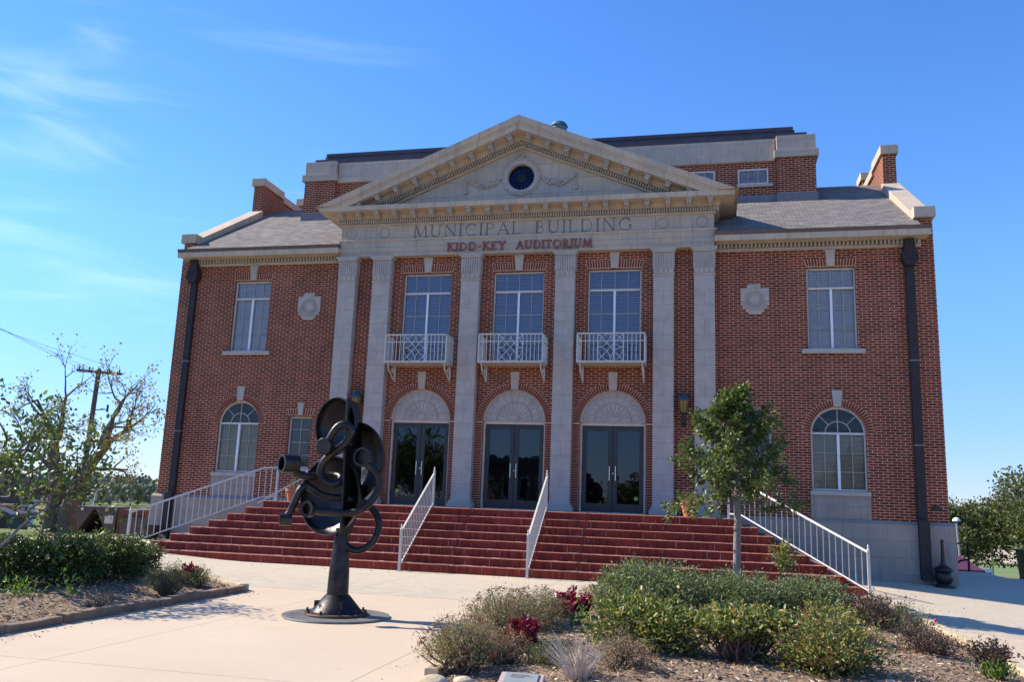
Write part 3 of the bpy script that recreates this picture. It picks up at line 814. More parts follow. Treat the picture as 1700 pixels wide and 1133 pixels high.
# ---------------- pilasters
def pilaster(x):
    w = 0.285; rr = random.Random(int(x*100))
    k = M(); z = 0.24; row = 0
    p = None
    shaft = M()
    while z < 6.73:
        z2 = min(z+0.432, 6.73)
        j = 0.003
        if row % 2 == 0:
            shaft.box(x-w, x+w, YP, YC+0.02, z+j, z2-j)
        else:
            shaft.box(x-w, x-0.02+0.017, YP, YC+0.02, z+j, z2-j); shaft.box(x+0.003, x+w, YP, YC+0.02, z+j, z2-j)
        z = z2; row += 1
    p = shaft.build('pilaster', 'stone_plain', B)
    M().box(x-w+.006, x+w-.006, YP+.006, YC+.02, 0.24, 6.73).build('joints', 'joint', p)
    k = M().box(x-w-0.09, x+w+0.09, YP-0.09, YC+.02, 0.0, 0.13).box(x-w-0.055, x+w+0.055, YP-0.055, YC+.02, 0.13, 0.19).box(x-w-0.025, x+w+0.025, YP-0.025, YC+.02, 0.19, 0.243)
    k.build('base', 'stone_plain', p, bevel=0.012)
    k = M().box(x-w-.02, x+w+.02, YP-.02, YC+.02, 6.72, 6.76).box(x-w-.005, x+w+.005, YP-.005, YC+.02, 6.76, 7.43)
    for i in range(8):
        xx = x-w+0.035+i*0.0715
        k.obox((xx, YP-.016, 7.19), Vector((1, 0, 0)), Vector((0, 1, 0)), Vector((0, 0, 1)), 0.022, 0.014, 0.22)
    for i in range(4):
        xx = x-w+0.075+i*0.14
        k.ball((xx, YP-.012, 6.87), 0.055, 8, (1, .45, 1.7))
        for q in (-1, 1): k.ball((xx+q*.04, YP-.018, 6.82), 0.028, 6, (1, .6, 1.6))
    for yy in (0.0, 0.07, 0.14, 0.21):
        for q in (-1, 1): k.box(*(sorted((x+q*(w+.005), x+q*(w+.025)))), YP+yy+.01, YP+yy+.05, 6.97, 7.41)
    k.prism([(x-w-.005, 7.42), (x-w-.07, 7.49), (x+w+.07, 7.49), (x+w+.005, 7.42)], 'y', YP-.06, YC+.02)
    k.box(x-w-.085, x+w+.085, YP-.085, YC+.02, 7.49, 7.546)
    k.build('capital', 'stone_plain', p)
for x in (-5.426, -4.287, -1.44, 1.44, 4.287, 5.426): pilaster(x)

# ---------------- brick arches and flat arches
def round_arch(cx, zs, r0, r1, y, key_w=0.11, nb=None, sill=None):
    n = nb or int(PI*(r0+r1)/2/0.074)
    k = M().prism(arc(cx, zs, r1, 0, PI, 40)+list(reversed(arc(cx, zs, r0, 0, PI, 40))), 'y', y-0.004, y+0.01)
    if sill is not None:
        for s in (-1, 1):
            a, b = sorted((cx+s*r0, cx+s*r1)); k.box(a, b, y-0.004, y+.01, sill, zs)
    ob = k.build('arch_mortar', 'mortar', B)
    ks = {1: M(), -1: M()}
    for i in range(n):
        a = PI*(i+0.5)/n
        if abs(a-PI/2) < key_w/(r0+.1): continue
        c = ((r0+r1)/2)
        ax = Vector((math.cos(a), 0, math.sin(a))); az = Vector((-math.sin(a), 0, math.cos(a)))
        k = ks[1 if a < PI/2 else -1]
        k.obox((cx+c*math.cos(a), y-0.006, zs+c*math.sin(a)), ax, Vector((0, 1, 0)), az, (r1-r0)/2-0.008, 0.008, PI*(r0+r1)/2/n/2-0.0085)
    if sill is not None:
        zz = sill+0.01
        while zz+0.06 < zs:
            for s in (-1, 1):
                a, b = sorted((cx+s*(r0+.006), cx+s*(r1-.008))); ks[s].box(a, b, y-0.014, y, zz, zz+0.054)
            zz += 0.0705
    for s in (1, -1): ks[s].build('brick_arch', 'arch_brick', B)
def keystone(cx, z0, z1, w0, w1, y, d=0.05):
    M().prism([(cx-w0, z0), (cx+w0, z0), (cx+w1, z1), (cx-w1, z1)], 'y', y-d, y+0.05).build('keystone', 'stone_plain', B, bevel=0.006)
def flat_arch(cx, hw, z0, z1, y, slope=0.25, kw=0.1):
    M().prism([(cx-hw, z0), (cx+hw, z0), (cx+hw+.05, z1), (cx-hw-.05, z1)], 'y', y-.004, y+.01).build('arch_mortar', 'mortar', B)
    ks = {1: M(), -1: M()}; n = int(2*hw/0.0735)
    for i in range(n):
        x = -hw+(i+.5)*2*hw/n
        if abs(x) < kw+0.03: continue
        t = x/hw*slope; ax = Vector((math.cos(t), 0, -math.sin(t))); az = Vector((math.sin(t), 0, math.cos(t)))
        ks[1 if x > 0 else -1].obox((cx+x+ t*(z1-z0)*0.3, y-.006, (z0+z1)/2), ax, Vector((0, 1, 0)), az, 0.0265, 0.008, (z1-z0)/2-.008)
    for s in (1, -1): ks[s].build('flat_brick_arch', 'arch_brick', B)
for i in (-1, 0, 1):
    round_arch(i*BX, DS, 0.935, 1.13, YC, sill=0.0)
    keystone(i*BX, 3.46, 3.97, 0.105, 0.135, YC)
    flat_arch(i*BX, CWW+.02, 7.06, 7.29, YC, kw=0.1); keystone(i*BX, 7.05, 7.54, 0.095, 0.15, YC)
for s in (-1, 1):
    round_arch(s*LWX, LWS, LWW+.005, LWW+.21, 0.0)
    keystone(s*LWX, 3.05, 3.50, 0.10, 0.135, 0.0)
    flat_arch(s*WUX, WUW, 6.99, 7.20, 0, kw=0.09); keystone(s*WUX, 6.985, 7.47, 0.085, 0.14, 0)
    flat_arch(s*SWX, SWW+.02, 2.61, 2.82, 0, kw=0.07); keystone(s*SWX, 2.60, 3.0, 0.075, 0.10, 0)
    M().box(s*WUX-.82, s*WUX+.82, -0.09, 0.2, 4.51, 4.635).build('window_sill', 'stone_plain', B, bevel=0.01)
    M().box(s*LWX-.76, s*LWX+.76, -0.07, 0.2, 0.68, 0.80).build('window_sill', 'stone_plain', B, bevel=0.01)
    k = M().box(s*LWX-.75, s*LWX+.75, -0.03, 0.0, 0.081, 0.68).box(s*LWX-.66, s*LWX+.66, -0.045, -.03, 0.13, 0.60)
    k.build('apron_panel', 'plinth', B, bevel=0.006)
    M().box(s*SWX-.44, s*SWX+.44, -0.06, 0.2, 0.90, 1.0).build('window_sill', 'stone_plain', B, bevel=0.01)

# ---------------- windows
def slats(x0, x1, z0, z1, y, pitch=0.052, top=None, mat='blind', parent=None):
    k = M(); z = z0+pitch/2
    while z < z1:
        xa, xb = x0, x1
        h_ = pitch*.41; k.add([(xa, y-0.014, z-h_), (xb, y-0.014, z-h_), (xb, y+0.010, z+h_), (xa, y+0.010, z+h_)], [(0, 1, 2, 3)])
        z += pitch
    for t in (0.2, 0.8):
        x = x0+(x1-x0)*t; k.add([(x-.003, y-.02, z0), (x+.003, y-.02, z0), (x+.003, y-.02, z1), (x-.003, y-.02, z1)], [(0, 1, 2, 3)])
    return k.build('blinds', mat, parent, fix=False)
def rect_window(cx, hw, z0, z1, y, ztr, rows, glass, blind='blind', cols=2, center=True, name='window', pitch=0.052):
    f = 0.045
    k = M().box(cx-hw, cx-hw+f, y, y+.07, z0, z1).box(cx+hw-f, cx+hw, y, y+.07, z0, z1).box(cx-hw+f, cx+hw-f, y, y+.07, z1-f, z1).box(cx-hw+f, cx+hw-f, y, y+.07, z0, z0+f)
    if ztr: k.box(cx-hw+f, cx+hw-f, y-.012, y+.07, ztr-.03, ztr+.03)
    w = k.build(name, 'frame', B, bevel=0.004)
    if center:
        M().box(cx-.032, cx+.032, y-.02, y+.06, z0+.01, (ztr or z1)-.031).build('mullion', 'mullion', w)
    k = M(); t = 0.009
    ncol = cols*2 if center else cols
    for i in range(1, ncol):
        x = cx-hw+2*hw*i/ncol
        if center and i == ncol//2:
            if ztr: k.box(x-t, x+t, y+.012, y+.03, ztr+.03, z1-f)
            continue
        k.box(x-t, x+t, y+.012, y+.03, z0+f, z1-f)
    zt = ztr or z1
    for i in range(1, rows):
        z = z0+(zt-z0)*i/rows; k.box(cx-hw+f, cx+hw-f, y+.010, y+.032, z-t, z+t)
    k.build('muntin', 'muntin', w)
    M().add([(cx-hw, y+.035, z0), (cx+hw, y+.035, z0), (cx+hw, y+.035, z1), (cx-hw, y+.035, z1)], [(0, 1, 2, 3)]).build('pane', glass, w, fix=False)
    if blind: slats(cx-hw+f, cx+hw-f, z0+.02, z1-.02, y+.10, mat=blind, parent=w, pitch=pitch)
    return w
for i in (-1, 0, 1):
    rect_window(i*BX, CWW, CW0, CW1, YC+.12, 6.42, 3, 'glass_up', pitch=0.075)
for s in (-1, 1):
    rect_window(s*WUX, WUW, WU0, WU1, .10, 6.38, 3, 'glass_wing', pitch=0.06, blind='blind_pale')
    rect_window(s*SWX, SWW, SW0, SW1, .10, None, 4, 'glass_clear', center=False, cols=2, pitch=0.07, blind='blind_dark')
    # arched window
    cx, y = s*LWX, 0.09
    k = M().box(cx-LWW, cx-LWW+.045, y, y+.07, LW0, LWS).box(cx+LWW-.045, cx+LWW, y, y+.07, LW0, LWS).box(cx-LWW+.045, cx+LWW-.045, y, y+.07, LW0, LW0+.05)
    k.box(cx-LWW, cx+LWW, y-.01, y+.07, LWS-.035, LWS+.02)
    k.prism(arc(cx, LWS, LWW, 0, PI, 24)+list(reversed(arc(cx, LWS, LWW-.045, 0, PI, 24))), 'y', y, y+.07)
    w = k.build('arched_window', 'frame', B)
    M().box(cx-.034, cx+.034, y-.02, y+.06, LW0+.01, LWS-.036).build('mullion', 'mullion', w)
    k = M().prism(arc(cx, LWS, .335, 0, PI, 20)+list(reversed(arc(cx, LWS, .31, 0, PI, 20))), 'y', y+.01, y+.035)
    k.box(cx-.012, cx+.012, y+.012, y+.033, LWS, LWS+LWW-.04)
    for a in (PI/4, 3*PI/4):
        k.bar((cx+.32*math.cos(a), y+.022, LWS+.32*math.sin(a)), (cx+.67*math.cos(a), y+.022, LWS+.67*math.sin(a)), .022)
    for q in (-1, 1):
        k.box(cx+q*.35-.008, cx+q*.35+.008, y+.012, y+.03, LW0+.05, LWS-.04)
        for t in (1, 2): k.box(*sorted((cx+q*.035, cx+q*(LWW-.04))), y+.011, y+.031, LW0+.5*t-.007, LW0+.5*t+.007)
    k.build('muntin', 'muntin', w)
    P = archhole(cx, LWW-.01, LW0, LWS)
    tr = tessellate_polygon([[Vector((p[0], p[1], 0)) for p in P]])
    M().add([(p[0], y+.036, p[1]) for p in P], [tuple(t) for t in tr]).build('pane', 'glass_clear', w, fix=False)
    slats(cx-LWW+.05, cx+LWW-.05, LW0+.03, LWS-.03, y+.11, pitch=.034, mat='blind_beige', parent=w)
# upper block windows
for cx in (5.3, 7.0):
    w = rect_window(cx, 0.48, 10.74, 11.26, 3.21, None, 1, 'glass_clear', blind=None, center=False, cols=3, name='clerestory_window')
    M().box(cx-.44, cx+.44, 3.232, 3.238, 10.76, 11.24).build('curtain', simple('grey_curtain', (0.16, 0.16, 0.19), 0.9, vary=0.5, scale=9), w)
    M().box(cx-.52, cx+.62, 3.17, 3.25, 10.64, 10.735).build('window_sill', 'stone_plain', B)

# ---------------- doors
for i in (-1, 0, 1):
    cx = i*BX; y = YC+.20
    k = M().box(cx-DW, cx-.875, y-.06, y+.08, 0, 2.44).box(cx+.875, cx+DW, y-.06, y+.08, 0, 2.44).box(cx-DW, cx+DW, y-.065, y+.08, 2.44, 2.515)
    d = k.build('entrance_door', simple('cream_door_casing', (0.60, 0.52, 0.42), 0.6, vary=0.12), B)
    for s in (-1, 1):
        a, b = sorted((cx+s*.006, cx+s*.872))
        lf = M().box(a, a+.125, y, y+.05, .012, 2.43).box(b-.125, b, y, y+.05, .012, 2.43).box(a+.125, b-.125, y, y+.05, 2.30, 2.43).box(a+.125, b-.125, y, y+.05, .012, .26)
        leaf = lf.build('door_leaf', 'door_frame', d)
        M().add([(a+.1, y+.025, .2), (b-.1, y+.025, .2), (b-.1, y+.025, 2.35), (a+.1, y+.025, 2.35)], [(0, 1, 2, 3)]).build('pane', 'glass_door', d, fix=False)
        hx = cx+s*.085
        k = M().tube([(hx, y-.055, .90), (hx, y-.055, 1.30)], .0125, 8)
        for z in (.95, 1.25): k.tube([(hx, y-.055, z), (hx, y+.01, z)], .008, 6)
        k.build('handle', 'steel', d, smooth=True)
        for z in (.35, 1.25, 2.2): M().box(*sorted((cx+s*.868, cx+s*.885)), y-.03, y, z-.07, z+.07).build('hinge', 'door_frame', d)
    M().lathe([(0, .012), (.02, .01), (.022, 0)], (cx+.012, y-.001, 1.10), 10, axis=(0, -1, 0)).build('lock', 'steel', d)
    M().box(cx-.88, cx+.88, y-.10, y+.06, 0.0, .014).build('threshold', 'steel', d)
    if i != 0:
        sx = cx-.66 if i < 0 else cx+.66
        M().lathe([(0, 0), (.058, 0)], (sx, y+.022, .42), 6, axis=(0, -1, 0)).build('sticker', simple('lime_sticker', (0.45, 0.5, 0.08), 0.6), d, fix=False)
    M().box(cx-.9, cx+.9, .45, .47, 0, 2.5).build('vestibule_backing', 'dark_room', d)
    # carved lunette over the door
    ly = YC+.09
    k = M().prism([(cx-.93, 2.515), (cx+.93, 2.515)]+arc(cx, DS+.02, .925, 0, PI, 28)[1:-1], 'y', ly, ly+.1)
    k.prism(arc(cx, DS+.02, .935, 0, PI, 28)+list(reversed(arc(cx, DS+.02, .86, 0, PI, 28))), 'y', ly-.045, ly)
    k.prism(arc(cx, DS+.06, .525, 0, PI, 24)+list(reversed(arc(cx, DS+.06, .50, 0, PI, 24))), 'y', ly-.02, ly)
    k.prism(arc(cx, DS+.06, .165, 0, PI, 16)+list(reversed(arc(cx, DS+.06, .145, 0, PI, 16))), 'y', ly-.02, ly)
    lun = k.build('lunette', 'stone_plain', B)
    k = M(); n = 11
    for q in range(n+1):
        a = PI*q/n
        c_, s_ = math.cos(a), math.sin(a)
        if 0 < q < n: k.bar((cx+.17*c_, ly-.002, DS+.06+.17*s_), (cx+.855*c_, ly-.002, DS+.06+.80*s_), .011, .012)
    for q in range(n):
        a = PI*(q+.5)/n
        for (R, r_) in ((.49, .055), (.80, .10)):
            c0 = Vector((cx+R*math.cos(a), ly-.002, DS+.06+R*math.sin(a)*(.95 if R > .6 else 1)))
            pts = [c0+Vector((math.cos(a+t)*r_, 0, math.sin(a+t)*r_)) for t in (-1.9, -1.3, -.6, 0, .6, 1.3, 1.9)] if R < .6 else \
                  [c0+Vector((math.cos(a+t)*r_*.9, 0, math.sin(a+t)*r_*.5)) for t in (PI-1.6, PI-.8, PI, PI+.8, PI+1.6)]
            k.tube(pts, .006, 4)
    k.prism(arc(cx, DS+.06, .535, 0, PI, 24)+list(reversed(arc(cx, DS+.06, .526, 0, PI, 24))), 'y', ly-.003, ly+.01)
    k.box(cx-.85, cx+.85, ly-.004, ly+.01, DS+.055, DS+.066)
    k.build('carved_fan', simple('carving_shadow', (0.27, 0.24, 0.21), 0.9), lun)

# ---------------- medallions
for s in (-1, 1):
    cx, cz = s*6.81, 6.06
    pl = [(-.385, .33), (-.20, .33), (-.20, .45), (.16, .45), (.16, .33), (.385, .33), (.385, -.17), (.33, -.17), (.33, -.26), (.25, -.26), (.25, -.36), (.18, -.36), (.18, -.42), (-.18, -.42), (-.18, -.36), (-.25, -.36), (-.25, -.26), (-.33, -.26), (-.33, -.17), (-.385, -.17)]
    md = M().prism([(cx+p[0], cz+p[1]) for p in pl], 'y', -.03, .02).build('medallion', 'stone_plain', B)
    k = M()
    for r in (.25, .20):
        k.lathe([(r, 0), (r, .03), (r-.022, .03), (r-.022, 0)], (cx, -.03, cz), 32, axis=(0, -1, 0), closed=True)
    for q in range(34):
        a = -PI*.95+PI*.9*q/33 ; rr = .31+rn.uniform(-.03, .03)
        k.ball((cx+rr*math.cos(a)*1.0, -.035, cz+rr*math.sin(a)), rn.uniform(.014, .024), 6)
    for q in range(10): k.ball((cx+rn.uniform(-.1, .1), -.035, cz+.34+rn.uniform(-.04, .05)), .02, 6)
    for q in range(9):
        a = 2*PI*q/9; k.ball((cx+.15*math.cos(a), -.035, cz+.15*math.sin(a)), .03, 6)
    k.build('carving', 'stone_plain', md, smooth=True)

# ---------------- balconies
def balcony(cx):
    y0, y1, z0, z1 = -.90, YC, 4.17, 4.95; w = .94; f = .02
    b = M().box(cx-w-.02, cx+w+.02, y0-.02, y1, z0-.045, z0)
    k = b
    for q in range(14): pass
    root = b.build('balcony', 'white_metal', B)
    k = M()
    for q in range(22):
        x = cx-w+.02+q*(2*w-.04)/21; k.box(x-.012, x+.012, y0+.03, y1, z0-.06, z0-.046)
    k.build('floor_grating', 'frame', root)
    k = M()
    k.bar((cx-w, y0, z1), (cx+w, y0, z1), .035); k.bar((cx-w, y0, z1-.215), (cx+w, y0, z1-.215), .022)
    for s in (-1, 1):
        k.bar((cx+s*w, y0, z1), (cx+s*w, y1, z1), .03); k.bar((cx+s*w, y0, z0), (cx+s*w, y0, z1), .035)
        k.bar((cx+s*w, y0, z1-.215), (cx+s*w, y1, z1-.215), .02)
        for q in range(7):
            y = y0+(y1-y0)*(q+1)/7.5; k.bar((cx+s*w, y, z0), (cx+s*w, y, z1), .016)
        k.bar((cx+s*.36, y0, z0), (cx+s*.36, y0, z1), .024)
        for q in range(1, 5): k.bar((cx+s*(.36+q*.116), y0, z0), (cx+s*(.36+q*.116), y0, z1), .018)
    k.build('railing', 'white_metal', root)
    k = M(); c = Vector((cx, y0, (z0+z1)/2)); R = .355; zc = .385
    k.tube([c+Vector((R*math.cos(a), 0, zc*math.sin(a))) for a in [2*PI*i/28 for i in range(29)]], .009, 5)
    k.bar(c+Vector((-R, 0, -zc)), c+Vector((R, 0, zc)), .016); k.bar(c+Vector((R, 0, -zc)), c+Vector((-R, 0, zc)), .016)
    for (sx, sz) in ((1, 1), (1, -1), (-1, 1), (-1, -1)):
        k.tube([c+Vector((sx*R*(1-math.sin(t)), 0, sz*zc*(1-math.cos(t)))) for t in [PI/2*i/8 for i in range(9)]], .009, 5)
    k.build('rail_ornament', 'white_metal', root)
    for s in (-1, 1):
        x = cx+s*(w-.07)
        k = M().bar((x, y0+.08, z0-.06), (x, y1-.02, z0-.06), .045).bar((x, y1-.02, z0-.05), (x, y1-.02, z0-.52), .045)
        k.tube([(x, y0+.12, z0-.09), (x, y0+.22, z0-.24), (x, y0+.46, z0-.36), (x, y1-.03, z0-.50)], .02, 6)
        k.tube([Vector((x, y1-.19, z0-.21))+Vector((0, math.cos(t)*(.10-.006*t), math.sin(t)*(.10-.006*t))) for t in [i*.5 for i in range(16)]], .015, 6)
        k.tube([Vector((x, y0+.16, z0-.10))+Vector((0, math.cos(t)*.05, math.sin(t)*.05)) for t in [i*.6 for i in range(11)]], .012, 6)
        k.build('bracket', 'white_metal', root)
for i in (-1, 0, 1): balcony(i*BX)

# ---------------- downspouts
for s, x in ((-1, -10.95), (1, 10.87)):
    k = M().box(x-.11, x+.11, -.14, -.02, 0.10, 6.97)
    d = k.build('downspout', 'downspout', B, bevel=.01)
    k = M().prism([(x-.11, 6.90), (x-.19, 7.05), (x-.19, 7.26), (x-.15, 7.30), (x-.12, 7.65), (x+.12, 7.65), (x+.15, 7.30), (x+.19, 7.26), (x+.19, 7.05), (x+.11, 6.90)], 'y', -.28, -.02)
    k.box(x-.205, x+.205, -.30, -.02, 7.06, 7.12)
    for q in (-1, 1): k.box(x+q*.09-.02, x+q*.09+.02, -.295, -.02, 7.12, 7.25)
    k.build('hopper', 'downspout', d)
    k = M()
    for z in (2.05, 4.3): k.box(x-.12, x+.12, -.15, -.01, z-.02, z+.02)
    k.build('strap', 'flashing', d)
    k = M().box(x-.13, x+.13, -.27, -.112, -1.16, .13).prism([(-.27, -1.16), (-.36, -1.36), (-.14, -1.36), (-.112, -1.16)], 'x', x-.13, x+.13)
    k.build('lower_pipe', 'downspout', d, bevel=.008)
M().lathe([(0, .03), (.05, .028), (.058, .02), (.062, 0)], (0, 0, 0), 20).build('oval_plaque', 'black_iron', B, loc=(11.23, -.001, .44), rot=(PI/2, 0, 0)).scale = (2.0, 1.2, 1)

# ================================================================== STEPS
ST = thing('entrance_steps', 'wide flight of eight red brick steps climbing to the three entrance doors', 'steps')
RI, TY, TX = 0.1815, 0.306, 0.3404
for i in range(8):
    a = 6.28+TX*i; yf = -(2.786+TY*i); z = -RI*i
    zb = z-RI-.01 if i < 7 else -1.9
    o = M().box(-a, a, yf, -.06-.002*i, zb, z-.0).build('step', 'step', ST, bevel=0.011)
    # brick-on-edge nosing in the painted sunlit tone: small rounded rowlock ends along the front edge
    k = M(); n = int(2*a/0.0745); rr = random.Random(i)
    for q in range(n):
        x = -a+0.004+q*(2*a-.008)/n; w_ = (2*a-.008)/n-.007
        dz = rr.uniform(-.0015, .0035); dy = rr.uniform(0, .006)
        k.prism([(yf-.003-dy, z-.013), (yf-.003-dy, z-.007), (yf+.006, z+.0035+dz), (yf+.05, z+.0035+dz), (yf+.05, z-.013)], 'x', x, x+w_)
    k.build('nosing', 'nosing', o)

# ================================================================== HANDRAILS
def rail(name, label, pts, posts, nbal, group='white metal handrails on the entrance steps'):
    """pts: list of floor points; top rail h above, bottom rail .1 above"""
    root = thing(name, label, 'handrail', tuple(pts[0]), group=group)
    o = Vector(pts[0]); P = [Vector(p)-o for p in pts]; h = .90
    k = M()
    for a, b in zip(P[:-1], P[1:]): k.bar(a+Vector((0, 0, h)), b+Vector((0, 0, h)), .045, .03)
    k.build('top_rail', 'white_metal', root)
    k = M()
    for a, b in zip(P[:-1], P[1:]): k.bar(a+Vector((0, 0, .12)), b+Vector((0, 0, .12)), .03, .022)
    k.build('bottom_rail', 'white_metal', root)
    tot = sum((b-a).length for a, b in zip(P[:-1], P[1:]))
    for q in range(1, nbal):
        d = tot*q/nbal
        for a, b in zip(P[:-1], P[1:]):
            L = (b-a).length
            if d <= L: c = a+(b-a)*(d/L); break
            d -= L
        M().bar(c+Vector((0, 0, .12)), c+Vector((0, 0, h)), .0155).build('baluster', 'white_metal', root)
    for q in posts:
        c = P[q]
        k = M().bar(c+Vector((0, 0, -.03)), c+Vector((0, 0, h+.03)), .055).lathe([(0, .14), (.012, .12), (.022, .08), (.012, .05), (.03, .03), (.03, 0)], c+Vector((0, 0, h+.03)), 8)
        k.box(c.x-.06, c.x+.06, c.y-.06, c.y+.06, c.z-.03, c.z+.008)
        k.build('post', 'white_metal', root)
    return root
rail('handrail', 'straight white metal handrail on the steps in front of the left entrance door', [(-1.44, -5.12, G), (-1.50, -2.68, -.02)], (0, 1), 20)
rail('handrail', 'straight white metal handrail on the steps between the centre and right doors', [(1.56, -5.12, G), (1.50, -2.68, -.02)], (0, 1), 20)
rail('handrail', 'white metal handrail climbing the left corner of the steps beside the bronze sculpture', [(-8.70, -5.02, -1.29), (-6.25, -2.95, -.02), (-5.97, -2.70, 0.0)], (0, 2), 24)
rail('handrail', 'white metal handrail climbing the right corner of the steps behind the young tree', [(8.70, -5.02, G), (6.25, -2.95, -.02), (5.97, -2.70, 0.0)], (0, 2), 24)
rail('handrail', 'short white handrail against the wall behind the terracotta pot at the left', [(-7.72, -.5, -1.0), (-6.2, -.5, -.15)], (1,), 12)

# ================================================================== LANTERNS, POTS, URN
def lantern(x, label):
    t = thing('wall_lantern', label, 'lantern', (x, YC-.22, 2.49), group='carriage lanterns on the entrance front')
    k = M().lathe([(0, .0), (.03, .01), (.045, .05), (.03, .10), (.05, .16), (.035, .24), (.07, .30), (.09, .315)], n=12)
    k.tube([(0, 0, .06), (0, .12, .02), (0, .22, .06)], .02, 6); k.box(-.05, .05, .20, .222, -.06, .18)
    k.build('bracket', 'black_iron', t, smooth=True)
    M().lathe([(.085, .315), (.15, .62), (.155, .64)], n=8).build('glass', 'amber', t, fix=False)
    k = M()
    for i in range(8):
        a = 2*PI*i/8+PI/8*0; k.bar((.088*math.cos(a), .088*math.sin(a), .31), (.155*math.cos(a), .155*math.sin(a), .645), .012)
    k.build('cage', 'black_iron', t)
    k = M().lathe([(.175, .64), (.18, .66), (.15, .72), (.09, .80), (.06, .82), (.07, .85), (.02, .88), (.022, .91), (0, .96)], n=16)
    k.build('cap', 'verdigris', t, smooth=True)
    M().lathe([(0, .60), (.02, .58), (.03, .48), (.03, .40), (0, .36)], n=8).build('bulb', simple('pale_bulb', (.7, .6, .35), .4), t)
lantern(4.843, 'black and verdigris wall lantern between the two right-hand pilasters, amber glass')
lantern(-4.843, 'wall lantern between the two left-hand pilasters, mostly hidden behind the bronze sculpture')
def pot(x, y, label, plant, r=.20, h=.36, z=0.0):
    t = thing('flower_pot', label, 'flower pot', (x, y, z), group='terracotta pots on the landing')
    M().lathe([(0, 0), (r*.62, 0), (r*.92, h*.78), (r*1.05, h*.78), (r*1.05, h), (r*.9, h), (r*.85, h*.9), (0, h*.9)], n=24).build('pot', 'terracotta', t, smooth=True)
    return t

# foliage --------------------------------------------------------------
def leaves(name, P, D, size, mat, parent, asp=0.42, droop=0.2, seed=0, jit=0.7, smin=0.6):
    """P (n,3) positions, D (n,3) growth directions: folded rhombic leaves, one island each."""
    rs = np.random.RandomState(seed); n = len(P)
    P = np.asarray(P, float); D = np.asarray(D, float)
    d = D+rs.normal(0, jit, (n, 3)); d[:, 2] -= droop*0.3
    d /= np.linalg.norm(d, axis=1)[:, None]+1e-9
    r = rs.normal(0, 1, (n, 3)); r[:, 2] *= 0.45
    s = np.cross(d, r+np.array([0, 0, .8])); s /= np.linalg.norm(s, axis=1)[:, None]+1e-9
    nn = np.cross(s, d)
    L = size*rs.uniform(smin, 1.25, n)[:, None]
    mid = P+d*L*0.5
    me = bpy.data.meshes.new(name)
    if size >= .04:
        w = s*L*asp*.5
        v = np.empty((n, 6, 3))
        v[:, 0] = P; v[:, 1] = P+d*L*.30+w*.92+nn*L*.06; v[:, 2] = P+d*L*.68+w*.80+nn*L*.05
        v[:, 3] = P+d*L-nn*L*.10*(droop+.4); v[:, 4] = P+d*L*.68-w*.80+nn*L*.05; v[:, 5] = P+d*L*.30-w*.92+nn*L*.06
        nf, nv = 2*n, 6*n
        li = (np.arange(n, dtype=np.int32)[:, None]*6+np.array([0, 1, 2, 3, 0, 3, 4, 5], dtype=np.int32)).reshape(-1)
    else:
        v = np.empty((n, 4, 3))
        v[:, 0] = P; v[:, 1] = mid+s*L*asp*.5+nn*L*.07; v[:, 2] = P+d*L-nn*L*.08*droop; v[:, 3] = mid-s*L*asp*.5+nn*L*.07
        nf, nv = n, 4*n; li = np.arange(n*4, dtype=np.int32)
    me.vertices.add(nv); me.vertices.foreach_set('co', v.reshape(-1))
    me.loops.add(nf*4); me.loops.foreach_set('vertex_index', li)
    me.polygons.add(nf); me.polygons.foreach_set('loop_start', np.arange(0, nf*4, 4, dtype=np.int32))
    me.polygons.foreach_set('loop_total', np.full(nf, 4, dtype=np.int32))
    me.update(); me.validate()
    me.materials.append(mat if not isinstance(mat, str) else MAT[mat])
    o = bpy.data.objects.new(name, me); COL.objects.link(o)
    if parent: o.parent = parent
    return o

